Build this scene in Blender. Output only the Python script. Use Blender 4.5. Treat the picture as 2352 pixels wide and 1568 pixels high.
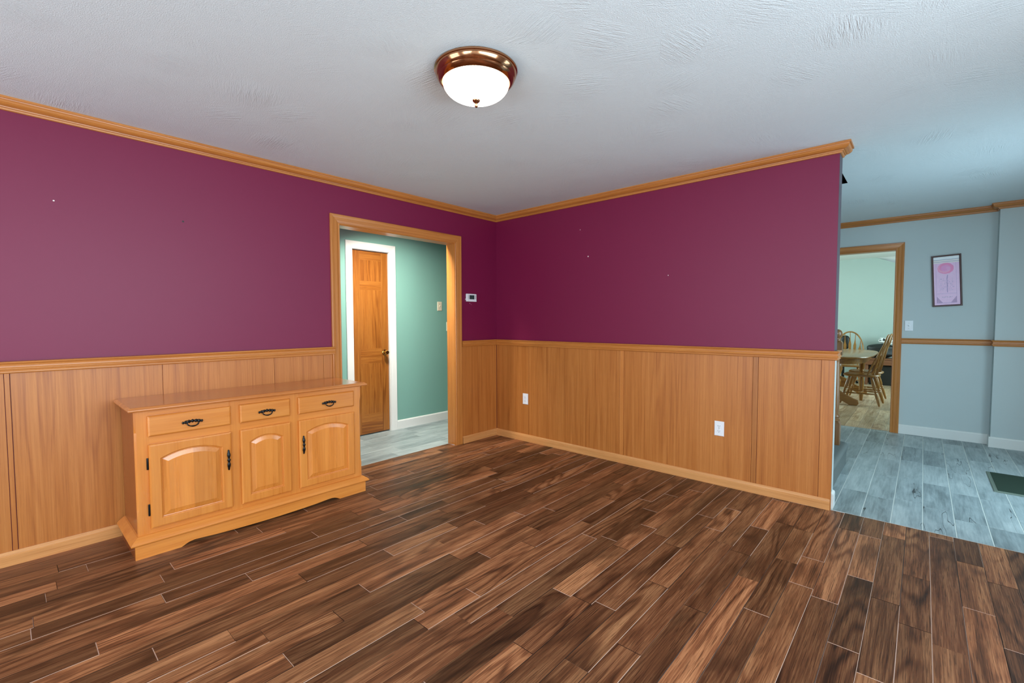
import bpy, bmesh, math, random
from mathutils import Vector, Matrix
R = math.radians
random.seed(7)
for o in list(bpy.data.objects):
    bpy.data.objects.remove(o, do_unlink=True)
SC = bpy.context.scene
COL = SC.collection

def lin(r, g, b):
    def f(c):
        c /= 255.0
        return c / 12.92 if c <= 0.04045 else ((c + 0.055) / 1.055) ** 2.4
    return (f(r), f(g), f(b), 1.0)

# ------------------------------------------------------------------ camera
CAM = (3.5688, -3.7128, 1.2859)
YAW, PITCH, ROLL, FPX = 0.731874, -0.0452057, -0.0023465, 1051.18
def make_camera():
    cy, sy, cp, sp = math.cos(YAW), math.sin(YAW), math.cos(PITCH), math.sin(PITCH)
    f = Vector((-sy * cp, cy * cp, sp)); r = Vector((cy, sy, 0)); u = r.cross(f)
    cr, sr = math.cos(ROLL), math.sin(ROLL)
    r2 = r * cr + u * sr; u2 = u * cr - r * sr
    m = Matrix((r2, u2, -f)).transposed().to_4x4()
    m.translation = Vector(CAM)
    cd = bpy.data.cameras.new('camera'); cd.sensor_width = 36.0; cd.sensor_fit = 'HORIZONTAL'
    cd.lens = FPX / 2352 * 36.0; cd.clip_start = 0.05; cd.clip_end = 100
    c = bpy.data.objects.new('camera', cd); COL.objects.link(c); c.matrix_world = m
    SC.camera = c
make_camera()

# ------------------------------------------------------------------ world, daylight, exposure
w = bpy.data.worlds.new('world'); SC.world = w; w.use_nodes = True
w.node_tree.nodes['Background'].inputs[0].default_value = (0.62, 0.80, 1.0, 1)
w.node_tree.nodes['Background'].inputs[1].default_value = 1.0
def area(name, loc, aim, sx, sy, power, col):
    ld = bpy.data.lights.new(name, 'AREA'); ld.shape = 'RECTANGLE'; ld.size = sx; ld.size_y = sy
    ld.energy = power; ld.color = col
    o = bpy.data.objects.new(name, ld); COL.objects.link(o); o.location = loc
    d = Vector(aim) - Vector(loc)
    o.rotation_euler = d.to_track_quat('-Z', 'Y').to_euler()
    return o
DAY = (0.80, 0.91, 1.0)
area('daylight_right_window', (4.97, -3.0, 1.4), (0, -3.0, 0.7), 2.7, 1.5, 124, (0.82, 0.92, 1.0))
area('front_ceiling_fill', (1.2, -5.87, 1.25), (1.2, 0, 3.2), 1.5, 1.9, 50, (0.90, 0.96, 1.0))  # added fill, aimed up to brighten the left part of the ceiling
area('daylight_front_glass_door', (3.7, -5.87, 1.15), (3.7, 0, -1.2), 1.7, 2.0, 88, (0.74, 0.90, 1.0))
area('daylight_front_door', (4.97, 0.7, 1.15), (0, 0.7, -1.2), 1.3, 1.9, 46, (0.60, 0.88, 1.0))
area('daylight_dining_window', (4.95, 6.2, 1.5), (0, 5.6, 1.0), 1.8, 1.5, 80, (0.70, 0.97, 1.0))
area('daylight_dining_left', (-0.85, 5.6, 1.5), (4, 6.6, 1.2), 1.8, 1.5, 105, (0.76, 1.0, 1.0))
SC.view_settings.view_transform = 'Standard'
SC.view_settings.look = 'None'
SC.view_settings.gamma = 1.0
SC.view_settings.use_curve_mapping = False
SC.view_settings.exposure = 0.18
try:
    SC.cycles.sample_clamp_indirect = 6.0
    SC.cycles.diffuse_bounces = 6
    SC.cycles.caustics_reflective = False
    SC.cycles.caustics_refractive = False
except Exception:
    pass

# ------------------------------------------------------------------ node materials
def mat_base(name):
    m = bpy.data.materials.new(name); m.use_nodes = True
    nt = m.node_tree
    b = nt.nodes['Principled BSDF']
    return m, nt, b
def N(nt, t, **kw):
    n = nt.nodes.new(t)
    for k, v in kw.items():
        setattr(n, k, v)
    return n
def L(nt, a, b):
    nt.links.new(a, b)
def math_n(nt, op, a, b=None, c=None):
    n = N(nt, 'ShaderNodeMath', operation=op)
    for i, v in enumerate((a, b, c)):
        if v is None: continue
        if isinstance(v, (int, float)): n.inputs[i].default_value = v
        else: L(nt, v, n.inputs[i])
    return n.outputs[0]
def mixc(nt, fac, a, b, blend='MIX'):
    n = N(nt, 'ShaderNodeMix', data_type='RGBA', blend_type=blend)
    for i, v in ((0, fac), (6, a), (7, b)):
        if isinstance(v, (int, float)): n.inputs[i].default_value = v
        elif isinstance(v, tuple): n.inputs[i].default_value = v
        else: L(nt, v, n.inputs[i])
    return n.outputs[2]
def ramp(nt, fac, stops):
    n = N(nt, 'ShaderNodeValToRGB')
    cr = n.color_ramp
    while len(cr.elements) > 1: cr.elements.remove(cr.elements[-1])
    cr.elements[0].position = stops[0][0]; cr.elements[0].color = stops[0][1]
    for p, c in stops[1:]:
        e = cr.elements.new(p); e.color = c
    L(nt, fac, n.inputs[0])
    return n.outputs[0]
def g(v): return (v, v, v, 1)
def vscale(nt, vec, s):
    n = N(nt, 'ShaderNodeVectorMath', operation='MULTIPLY'); L(nt, vec, n.inputs[0]); n.inputs[1].default_value = s
    return n.outputs[0]
def noise(nt, vec, scale=1.0, detail=3, rough=0.55, dist=0.0):
    n = N(nt, 'ShaderNodeTexNoise'); L(nt, vec, n.inputs['Vector'])
    n.inputs['Scale'].default_value = scale; n.inputs['Detail'].default_value = detail
    n.inputs['Roughness'].default_value = rough; n.inputs['Distortion'].default_value = dist
    return n
def bump(nt, b, h, strength, dist=0.001):
    n = N(nt, 'ShaderNodeBump'); n.inputs['Strength'].default_value = strength; n.inputs['Distance'].default_value = dist
    L(nt, h, n.inputs['Height']); L(nt, n.outputs[0], b.inputs['Normal'])

def plain(name, col, rough=0.5, metal=0.0, spec=0.5, bump_s=0.0, bump_scale=300, coat=0.0):
    m, nt, b = mat_base(name)
    b.inputs['Base Color'].default_value = col; b.inputs['Roughness'].default_value = rough
    b.inputs['Metallic'].default_value = metal; b.inputs['Specular IOR Level'].default_value = spec
    b.inputs['Coat Weight'].default_value = coat
    tc = N(nt, 'ShaderNodeTexCoord')
    nz = noise(nt, tc.outputs['Object'], bump_scale, 3)
    c = mixc(nt, 0.10, col, ramp(nt, nz.outputs[0], [(0.3, tuple(v * 0.8 for v in col[:3]) + (1,)), (0.7, tuple(min(1, v * 1.15) for v in col[:3]) + (1,))]))
    L(nt, c, b.inputs['Base Color'])
    if bump_s: bump(nt, b, nz.outputs[0], bump_s, 0.001)
    return m

def paint(name, col, rough=0.5, spec=0.4, dots=(), bs=0.12):
    """rolled wall paint, with tiny filler or nail marks where the photo shows them"""
    m, nt, b = mat_base(name)
    tc = N(nt, 'ShaderNodeTexCoord'); v = tc.outputs['Object']
    big = noise(nt, v, 1.3, 4)
    fine = noise(nt, v, 260, 2)
    c = mixc(nt, 0.08, col, ramp(nt, big.outputs[0], [(0.3, tuple(x * 0.8 for x in col[:3]) + (1,)), (0.7, tuple(x * 1.2 for x in col[:3]) + (1,))]))
    for (p, r, dc) in dots:
        d = N(nt, 'ShaderNodeVectorMath', operation='DISTANCE'); L(nt, v, d.inputs[0]); d.inputs[1].default_value = p
        c = mixc(nt, math_n(nt, 'LESS_THAN', d.outputs['Value'], r), c, dc)
    L(nt, c, b.inputs['Base Color'])
    b.inputs['Roughness'].default_value = rough; b.inputs['Specular IOR Level'].default_value = spec
    bump(nt, b, fine.outputs[0], bs, 0.0006)
    return m

def wood(name, dark, mid, light, sx=14.0, sz=0.9, ring=9.0, ringw=0.35, pore=0.35, rough=0.38, tone=0.22, hue=None, coat=0.0, bs=0.15, knots=0.0, poredark=0.55, spec=0.5, staves=0, fine=11.0, nw=0.55):
    """grain runs along z of the 'gc' attribute; 'rnd' shifts each board's tone"""
    m, nt, b = mat_base(name)
    a = N(nt, 'ShaderNodeAttribute', attribute_name='gc'); v = a.outputs['Vector']
    rn = N(nt, 'ShaderNodeAttribute', attribute_name='rnd'); sep = N(nt, 'ShaderNodeSeparateColor'); L(nt, rn.outputs['Color'], sep.inputs[0])
    n0 = noise(nt, vscale(nt, v, (sx * 0.45, sx * 0.45, sz * 0.7)), 1.0, 2, 0.5, 0.3)
    n1 = noise(nt, vscale(nt, v, (sx * 2.2, sx * 2.2, sz * 1.2)), 1.0, 4, 0.6, 0.2)
    n2 = noise(nt, vscale(nt, v, (sx * fine, sx * fine, sz * 0.27 * fine)), 1.0, 3, 0.6, 0.1)
    rg = math_n(nt, 'SINE', math_n(nt, 'MULTIPLY', n0.outputs[0], ring * 6.283))
    rg = math_n(nt, 'POWER', math_n(nt, 'MULTIPLY_ADD', rg, 0.5, 0.5), 2.2)
    msk = noise(nt, vscale(nt, v, (5.0, 5.0, 0.6)), 1.0, 2)
    rw = math_n(nt, 'MULTIPLY', ramp(nt, msk.outputs[0], [(0.42, g(0.15)), (0.60, g(1))]), ringw)
    f = math_n(nt, 'MULTIPLY_ADD', n2.outputs[0], nw, math_n(nt, 'MULTIPLY', n1.outputs[0], 1 - nw))
    f = math_n(nt, 'SUBTRACT', f, math_n(nt, 'MULTIPLY', rg, rw))
    f = math_n(nt, 'ADD', f, ringw * 0.25)
    c = ramp(nt, f, [(0.30, dark), (0.49, mid), (0.68, light)])
    po = noise(nt, vscale(nt, v, (330, 330, 9)), 1.0, 2, 0.5)
    pm = math_n(nt, 'MULTIPLY', math_n(nt, 'GREATER_THAN', po.outputs[0], 0.60), pore)
    c = mixc(nt, pm, c, tuple(x * poredark for x in dark[:3]) + (1,))
    if knots:
        vo = N(nt, 'ShaderNodeTexVoronoi'); L(nt, vscale(nt, v, (7.0, 7.0, 2.1)), vo.inputs['Vector']); vo.inputs['Scale'].default_value = 1.0
        wob = noise(nt, vscale(nt, v, (40, 40, 14)), 1.0, 3)
        dd = math_n(nt, 'MULTIPLY_ADD', wob.outputs[0], 0.22, vo.outputs['Distance'])
        kn = ramp(nt, dd, [(0.12, g(1)), (0.34, g(0))])
        # only some boards carry knots and dark smears
        sm = noise(nt, vscale(nt, v, (4.5, 4.5, 1.5)), 1.0, 3, 0.6, 0.6)
        smf = ramp(nt, sm.outputs[0], [(0.52, g(0)), (0.68, g(1))])
        kk = math_n(nt, 'MULTIPLY', math_n(nt, 'MAXIMUM', math_n(nt, 'MULTIPLY', kn, smf), math_n(nt, 'MULTIPLY', smf, 0.6)), knots)
        c = mixc(nt, kk, c, tuple(x * 0.35 for x in dark[:3]) + (1,))
    # board tone
    tn = math_n(nt, 'MULTIPLY_ADD', sep.outputs[0], 2 * tone, 1 - tone)
    if staves:
        sg = N(nt, 'ShaderNodeSeparateXYZ'); L(nt, v, sg.inputs[0])
        wn = N(nt, 'ShaderNodeTexWhiteNoise', noise_dimensions='1D'); L(nt, math_n(nt, 'FLOOR', math_n(nt, 'MULTIPLY', sg.outputs[1], staves)), wn.inputs['W'])
        tn = math_n(nt, 'MULTIPLY', tn, math_n(nt, 'MULTIPLY_ADD', wn.outputs[0], 0.24, 0.88))
    mul = N(nt, 'ShaderNodeVectorMath', operation='SCALE'); L(nt, c, mul.inputs[0]); L(nt, tn, mul.inputs['Scale'])
    c = mul.outputs[0]
    if hue:
        c = mixc(nt, math_n(nt, 'MULTIPLY', sep.outputs[1], 0.55), c, hue, 'MULTIPLY')
    # pale glints painted on board bevels, and dark joints (blue channel of rnd > 0 only on bevel faces)
    ed = sep.outputs[2]
    c = mixc(nt, math_n(nt, 'GREATER_THAN', ed, 0.55), c, lin(190, 158, 140) if knots else light)
    c = mixc(nt, math_n(nt, 'MULTIPLY', math_n(nt, 'GREATER_THAN', ed, 0.1), math_n(nt, 'LESS_THAN', ed, 0.55)), c, tuple(x * 0.3 for x in dark[:3]) + (1,))
    L(nt, c, b.inputs['Base Color'])
    rr = math_n(nt, 'MULTIPLY_ADD', n1.outputs[0], 0.16, rough - 0.08)
    L(nt, rr, b.inputs['Roughness'])
    b.inputs['Coat Weight'].default_value = coat; b.inputs['Coat Roughness'].default_value = 0.18
    b.inputs['Specular IOR Level'].default_value = spec
    h = math_n(nt, 'SUBTRACT', n1.outputs[0], math_n(nt, 'MULTIPLY', pm, 1.2))
    bump(nt, b, h, bs, 0.0012)
    return m

def ceiling_mat(name, col):
    """stomped and brushed ceiling plaster: patches of parallel brush ridges, each patch at its own angle"""
    m, nt, b = mat_base(name)
    tc = N(nt, 'ShaderNodeTexCoord'); v = tc.outputs['Object']
    vo = N(nt, 'ShaderNodeTexVoronoi'); L(nt, v, vo.inputs['Vector']); vo.inputs['Scale'].default_value = 3.6
    sp = N(nt, 'ShaderNodeSeparateColor'); L(nt, vo.outputs['Color'], sp.inputs[0])
    rot = N(nt, 'ShaderNodeVectorRotate', rotation_type='Z_AXIS'); L(nt, v, rot.inputs['Vector'])
    L(nt, math_n(nt, 'MULTIPLY', sp.outputs[0], 3.1416), rot.inputs['Angle'])
    n = noise(nt, vscale(nt, rot.outputs[0], (150, 11, 1)), 1.0, 3, 0.6, 0.35)
    amp = math_n(nt, 'MULTIPLY', ramp(nt, vo.outputs['Distance'], [(0.10, g(1)), (0.55, g(0.15))]), ramp(nt, sp.outputs[1], [(0.2, g(0.25)), (0.9, g(1))]))
    fine = noise(nt, v, 220, 2)
    h = math_n(nt, 'ADD', math_n(nt, 'MULTIPLY', n.outputs[0], amp), math_n(nt, 'MULTIPLY', fine.outputs[0], 0.25))
    c = mixc(nt, 0.06, col, ramp(nt, n.outputs[0], [(0.3, g(0.6)), (0.7, g(0.95))]))
    L(nt, c, b.inputs['Base Color']); b.inputs['Roughness'].default_value = 0.75; b.inputs['Specular IOR Level'].default_value = 0.25
    bump(nt, b, h, 1.0, 0.0065)
    return m

def tile_mat(name, c1, c2, c3):
    m, nt, b = mat_base(name)
    a = N(nt, 'ShaderNodeAttribute', attribute_name='gc'); v = a.outputs['Vector']
    rn = N(nt, 'ShaderNodeAttribute', attribute_name='rnd'); sep = N(nt, 'ShaderNodeSeparateColor'); L(nt, rn.outputs['Color'], sep.inputs[0])
    n0 = noise(nt, vscale(nt, v, (9, 9, 2.2)), 1.0, 4, 0.6, 0.5)
    n1 = noise(nt, vscale(nt, v, (70, 70, 5)), 1.0, 3, 0.6)
    f = math_n(nt, 'MULTIPLY_ADD', n1.outputs[0], 0.45, math_n(nt, 'MULTIPLY', n0.outputs[0], 0.6))
    f = math_n(nt, 'ADD', f, math_n(nt, 'MULTIPLY_ADD', sep.outputs[0], 0.22, -0.12))
    c = ramp(nt, f, [(0.30, c1), (0.52, c2), (0.74, c3)])
    # printed hairline cracks and small knots
    cr = noise(nt, vscale(nt, v, (7, 7, 0.6)), 1.0, 3, 0.55, 0.15)
    ln = math_n(nt, 'LESS_THAN', math_n(nt, 'ABSOLUTE', math_n(nt, 'SUBTRACT', cr.outputs[0], 0.60)), 0.0024)
    c = mixc(nt, math_n(nt, 'MULTIPLY', ln, math_n(nt, 'GREATER_THAN', sep.outputs[1], 0.45)), c, tuple(x * 0.3 for x in c1[:3]) + (1,))
    L(nt, c, b.inputs['Base Color']); b.inputs['Roughness'].default_value = 0.42
    bump(nt, b, f, 0.15, 0.001)
    return m

def pane_mat(name, rough=0.02):
    m = bpy.data.materials.new(name); m.use_nodes = True; nt = m.node_tree
    for n in list(nt.nodes): nt.nodes.remove(n)
    out = N(nt, 'ShaderNodeOutputMaterial'); t = N(nt, 'ShaderNodeBsdfTransparent'); gl = N(nt, 'ShaderNodeBsdfGlossy')
    gl.inputs['Roughness'].default_value = rough
    mx = N(nt, 'ShaderNodeMixShader'); lw = N(nt, 'ShaderNodeLayerWeight'); lw.inputs[0].default_value = 0.5
    fr = math_n(nt, 'MULTIPLY_ADD', math_n(nt, 'POWER', lw.outputs['Facing'], 5.0), 0.92, 0.03)
    L(nt, fr, mx.inputs[0]); L(nt, t.outputs[0], mx.inputs[1]); L(nt, gl.outputs[0], mx.inputs[2]); L(nt, mx.outputs[0], out.inputs[0])
    return m

def lamp_glass_mat(name):
    """lit ribbed glass of the ceiling lamp: the lamp gives off light"""
    m, nt, b = mat_base(name)
    b.inputs['Base Color'].default_value = (0.95, 0.92, 0.86, 1); b.inputs['Roughness'].default_value = 0.2
    tc = N(nt, 'ShaderNodeTexCoord'); sx = N(nt, 'ShaderNodeSeparateXYZ'); L(nt, tc.outputs['Object'], sx.inputs[0])
    an = math_n(nt, 'ARCTAN2', sx.outputs[1], sx.outputs[0])
    rib = math_n(nt, 'MULTIPLY_ADD', math_n(nt, 'SINE', math_n(nt, 'MULTIPLY', an, 72.0)), 0.5, 0.5)
    # hot near the bulbs in the bowl's middle, less at the rim
    rad = math_n(nt, 'SQRT', math_n(nt, 'ADD', math_n(nt, 'POWER', sx.outputs[0], 2.0), math_n(nt, 'POWER', sx.outputs[1], 2.0)))
    hot = ramp(nt, rad, [(0.0, g(1)), (0.09, g(0.85)), (0.135, g(0.30)), (0.152, g(0.22))])
    ec = ramp(nt, rad, [(0.0, (1.0, 0.96, 0.90, 1)), (0.11, (1.0, 0.94, 0.84, 1)), (0.15, (1.0, 0.84, 0.62, 1))])
    st = math_n(nt, 'MULTIPLY', hot, math_n(nt, 'MULTIPLY_ADD', rib, 0.6, 0.4))
    L(nt, ec, b.inputs['Emission Color'])
    L(nt, math_n(nt, 'MULTIPLY', st, 18.0), b.inputs['Emission Strength'])
    return m

M = {}
M['oak'] = wood('oak_panelling', lin(157, 89, 36), lin(179, 109, 48), lin(192, 123, 60), sx=14, sz=0.5, ring=9, ringw=0.12, pore=0.22, rough=0.40, tone=0.16, poredark=0.8, bs=0.06)
M['oak_trim'] = wood('oak_trim', lin(159, 91, 35), lin(187, 117, 52), lin(202, 134, 67), sx=30, sz=0.8, ring=4, ringw=0.08, pore=0.25, rough=0.36, tone=0.06, poredark=0.75, bs=0.06, coat=0.15)
M['oak_base'] = wood('oak_baseboard', lin(186, 122, 66), lin(208, 146, 86), lin(222, 162, 104), sx=30, sz=0.8, ring=4, ringw=0.08, pore=0.2, rough=0.36, tone=0.06, poredark=0.8, bs=0.05, coat=0.15)
M['oak_door'] = wood('oak_door', lin(122, 66, 18), lin(150, 88, 30), lin(170, 108, 44), sx=16, sz=0.7, ring=11, ringw=0.22, pore=0.28, rough=0.35, tone=0.10, bs=0.06, coat=0.2)
M['maple'] = wood('maple_honey', lin(195, 112, 41), lin(208, 128, 53), lin(216, 139, 62), sx=8, sz=0.9, ring=5, ringw=0.10, pore=0.04, rough=0.30, tone=0.10, bs=0.02, coat=0.35)
M['maple_panel'] = wood('maple_panel', lin(190, 109, 39), lin(206, 126, 52), lin(215, 137, 61), sx=8, sz=0.9, ring=5, ringw=0.10, pore=0.04, rough=0.28, tone=0.10, bs=0.02, coat=0.4, staves=10.5)
M['maple_top'] = wood('maple_glossy_top', lin(176, 100, 44), lin(192, 116, 56), lin(204, 130, 68), sx=8, sz=0.9, ring=5, ringw=0.10, pore=0.05, rough=0.22, tone=0.08, bs=0.02, coat=0.5)
M['maple_shade'] = wood('maple_shaded_side', lin(126, 61, 25), lin(138, 71, 31), lin(148, 79, 37), sx=8, sz=0.9, ring=4, ringw=0.08, pore=0.05, rough=0.24, tone=0.05, bs=0.02, coat=0.4)  # same maple, with the shade on the sideboard's side put into its colour
M['floor'] = wood('dark_hickory', lin(60, 34, 20), lin(120, 73, 46), lin(172, 118, 80), sx=9, sz=0.8, ring=15, ringw=0.17, pore=0.50, rough=0.40, tone=0.50, hue=(0.78, 0.88, 0.86, 1), bs=0.22, knots=0.95, poredark=0.5, spec=0.22, fine=27, nw=0.50)
M['floor_dining'] = wood('dining_floor_wood', lin(150, 116, 84), lin(192, 164, 130), lin(216, 194, 164), sx=9, sz=1.2, ring=8, ringw=0.15, pore=0.15, rough=0.35, tone=0.22, bs=0.06, knots=0.3)
M['chair_oak'] = wood('golden_oak', lin(112, 74, 26), lin(146, 100, 42), lin(166, 120, 58), sx=24, sz=1.2, ring=4, ringw=0.1, pore=0.15, rough=0.3, tone=0.08, coat=0.2)
M['bench_wood'] = wood('brown_bench_wood', lin(84, 50, 30), lin(122, 78, 52), lin(148, 100, 70), sx=20, sz=1.2, tone=0.06, ringw=0.1)
M['newel'] = wood('newel_oak', lin(84, 54, 26), lin(118, 80, 42), lin(140, 98, 56), sx=26, sz=1.0, ring=4, ringw=0.1, pore=0.2, rough=0.3, tone=0.05, coat=0.2)
M['frame_wood'] = wood('dark_frame_wood', lin(48, 24, 20), lin(74, 40, 34), lin(92, 54, 46), sx=40, sz=2, tone=0.05, ringw=0.1)
M['tile'] = tile_mat('wood_look_tile', lin(106, 118, 120), lin(148, 160, 162), lin(180, 190, 190))
M['grout'] = plain('grout', lin(206, 210, 204), 0.8, bump_s=0.2)
SPK = lin(225, 215, 210)
M['burgundy'] = paint('burgundy_paint', lin(116, 9, 59), 0.50, 0.5, dots=(
    ((1.20, 0.0, 1.89), 0.006, SPK), ((1.11, 0.0, 2.15), 0.004, SPK), ((1.98, 0.0, 1.66), 0.004, SPK), ((0.0, -2.91, 1.93), 0.006, lin(30, 15, 22)), ((0.0, -3.5, 1.95), 0.004, SPK), ((0.0, -0.405, 1.472), 0.0035, SPK), ((0.0, -0.385, 1.460), 0.0045, lin(150, 100, 120))))
M['end_paint'] = paint('grey_purple_paint', lin(80, 70, 80), 0.5)
M['green'] = paint('sage_green_paint', lin(124, 168, 156), 0.5)
M['grey_wall'] = paint('warm_grey_paint', lin(190, 200, 200), 0.5)
M['pale_wall'] = paint('pale_green_paint', lin(180, 198, 192), 0.55)
M['dark_green'] = paint('dark_green_paint', lin(70, 150, 120), 0.6)
M['neutral'] = paint('cream_paint', lin(214, 206, 196), 0.6)
M['white'] = paint('white_trim_paint', lin(226, 226, 222), 0.35, bs=0.04)
M['ceiling'] = ceiling_mat('brushed_plaster', lin(216, 227, 231))
M['plastic'] = plain('white_plastic', lin(232, 234, 238), 0.35)
M['cream_plastic'] = plain('cream_plastic', lin(228, 214, 188), 0.4)
M['slot'] = plain('dark_slot', lin(36, 38, 40), 0.5)
M['screen'] = plain('grey_screen', lin(44, 62, 62), 0.15)
M['black_iron'] = plain('black_iron', lin(26, 28, 30), 0.32, metal=0.6, bump_s=0.15, bump_scale=260)
M['brass'] = plain('antique_brass', lin(176, 126, 92), 0.14, metal=1.0)
M['bright_brass'] = plain('bright_brass', lin(214, 178, 96), 0.18, metal=1.0)
M['steel'] = plain('satin_steel', lin(170, 168, 160), 0.3, metal=1.0)
M['carpet'] = plain('grey_carpet', lin(104, 110, 108), 0.95, spec=0.1, bump_s=1.0, bump_scale=180)
M['mat'] = plain('dark_green_mat', lin(48, 62, 52), 0.9, spec=0.1, bump_s=0.8, bump_scale=220)
M['mat_edge'] = plain('mat_rubber_edge', lin(104, 116, 104), 0.7)
M['leather'] = plain('bench_shade_black', lin(26, 30, 28), 0.45, bump_s=0.3, bump_scale=60)
M['pane'] = pane_mat('window_glass')
M['matte_glass'] = pane_mat('non_glare_glass', 0.38)
M['lamp_glass'] = lamp_glass_mat('lit_ribbed_glass')
def throw_mat():
    m, nt, b = mat_base('patterned_cloth')
    tc = N(nt, 'ShaderNodeTexCoord'); nz = noise(nt, tc.outputs['Object'], 16, 1)
    L(nt, ramp(nt, nz.outputs[0], [(0.57, lin(232, 236, 236)), (0.60, lin(30, 34, 34))]), b.inputs['Base Color']); b.inputs['Roughness'].default_value = 0.9
    return m
M['throw'] = throw_mat()

# ------------------------------------------------------------------ mesh builder
def wloc(o):
    p = Vector(o.location)
    while o.parent is not None:
        o = o.parent; p = p + Vector(o.location)
    return p
class MB:
    def __init__(s):
        s.v, s.f, s.gc, s.rn, s.mi, s.sm = [], [], [], [], [], []
    def add(s, verts, faces, axis='z', rnd=None, off=None, mi=0, smooth=False, gcs=None, edge=None):
        """axis: direction of the wood grain; rnd: board tone; edge: per-face bevel glint or joint value"""
        b = len(s.v)
        if off is None: off = (random.uniform(0, 40), random.uniform(0, 40), random.uniform(0, 40))
        if rnd is None: rnd = (0.5, random.random(), 0)
        k = {'x': (1, 2, 0), 'y': (0, 2, 1), 'z': (0, 1, 2)}[axis]
        for i, p in enumerate(verts):
            s.v.append(tuple(p))
            q = gcs[i] if gcs else (p[k[0]], p[k[1]], p[k[2]])
            s.gc.append((q[0] + off[0], q[1] + off[1], q[2] + off[2]))
        for i, fc in enumerate(faces):
            s.f.append(tuple(x + b for x in fc)); s.mi.append(mi); s.sm.append(smooth)
            e = edge[i] if edge else 0.0
            s.rn.append((rnd[0], rnd[1], e))
        return s
    def box(s, x0, x1, y0, y1, z0, z1, bev=0.0, axis='z', mi=0, **kw):
        x0, x1 = min(x0, x1), max(x0, x1); y0, y1 = min(y0, y1), max(y0, y1); z0, z1 = min(z0, z1), max(z0, z1)
        if bev <= 0:
            V = [(x, y, z) for z in (z0, z1) for y in (y0, y1) for x in (x0, x1)]
            F = [(0, 2, 3, 1), (4, 5, 7, 6), (0, 1, 5, 4), (2, 6, 7, 3), (0, 4, 6, 2), (1, 3, 7, 5)]
            return s.add(V, F, axis, mi=mi, **kw)
        bm = bmesh.new(); bmesh.ops.create_cube(bm, size=1)
        for v in bm.verts:
            v.co = ((x0 + x1) / 2 + v.co.x * (x1 - x0), (y0 + y1) / 2 + v.co.y * (y1 - y0), (z0 + z1) / 2 + v.co.z * (z1 - z0))
        bmesh.ops.bevel(bm, geom=list(bm.edges), offset=bev, segments=2, profile=0.6, affect='EDGES')
        return s.from_bm(bm, axis, mi=mi, **kw)
    def from_bm(s, bm, axis='z', smooth=False, **kw):
        bm.verts.index_update()
        V = [v.co.copy() for v in bm.verts]; F = [tuple(v.index for v in f.verts) for f in bm.faces]
        bm.free()
        return s.add(V, F, axis, smooth=smooth, **kw)
    def loft(s, rings, axis='z', closed=True, cap=True, smooth=True, **kw):
        n = len(rings[0]); V = [p for r in rings for p in r]; F = []
        for i in range(len(rings) - 1):
            for j in range(n if closed else n - 1):
                k = (j + 1) % n
                F.append((i * n + j, i * n + k, (i + 1) * n + k, (i + 1) * n + j))
        if cap and closed:
            F.append(tuple(range(n - 1, -1, -1))); F.append(tuple((len(rings) - 1) * n + j for j in range(n)))
        return s.add(V, F, axis, smooth=smooth, **kw)
    def lathe(s, prof, c, n=32, ax=(0, 0, 1), axis='z', mod=None, **kw):
        """prof: (radius, height along ax) pairs from point c"""
        a = Vector(ax).normalized(); u = a.orthogonal().normalized(); w_ = a.cross(u)
        rings = []
        for r, h in prof:
            ring = []
            for j in range(n):
                t = 2 * math.pi * j / n
                rr = max(r, 1e-4) * (mod(t, r, h) if mod else 1)
                ring.append(Vector(c) + a * h + (u * math.cos(t) + w_ * math.sin(t)) * rr)
            rings.append(ring)
        return s.loft(rings, axis, **kw)
    def tube(s, pts, rad, n=10, axis='z', flat=None, **kw):
        """tube along points; rad a number or list; flat=(vector, factor) squeezes it along a direction"""
        P = [Vector(p) for p in pts]; rings = []
        ref = None
        for i, p in enumerate(P):
            t = (P[min(i + 1, len(P) - 1)] - P[max(i - 1, 0)]).normalized()
            if ref is None: ref = t.orthogonal().normalized()
            u = (ref - t * ref.dot(t)).normalized(); ref = u; w_ = t.cross(u)
            r = rad[i] if isinstance(rad, (list, tuple)) else rad
            ring = []
            for j in range(n):
                th = 2 * math.pi * j / n
                d = (u * math.cos(th) + w_ * math.sin(th)) * r
                if flat:
                    fv = Vector(flat[0]).normalized(); d = d - fv * d.dot(fv) * (1 - flat[1])
                ring.append(p + d)
            rings.append(ring)
        return s.loft(rings, axis, **kw)
    def prism(s, poly, h0, h1, plane='xy', axis='z', bev=0.0, **kw):
        """extrude a polygon; plane 'xy' along z, 'xz' along y, 'yz' along x"""
        def P(a, b, h):
            return {'xy': (a, b, h), 'xz': (a, h, b), 'yz': (h, a, b)}[plane]
        bm = bmesh.new()
        lo = [bm.verts.new(P(a, b, h0)) for a, b in poly]; hi = [bm.verts.new(P(a, b, h1)) for a, b in poly]
        n = len(poly)
        bm.faces.new(lo[::-1]); bm.faces.new(hi)
        for i in range(n): bm.faces.new((lo[i], lo[(i + 1) % n], hi[(i + 1) % n], hi[i]))
        bmesh.ops.recalc_face_normals(bm, faces=bm.faces)
        if bev:
            es = [e for e in bm.edges if all(len(f.verts) != 4 or True for f in e.link_faces)]
            bmesh.ops.bevel(bm, geom=es, offset=bev, segments=2, profile=0.6, affect='EDGES')
        return s.from_bm(bm, axis, **kw)
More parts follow.
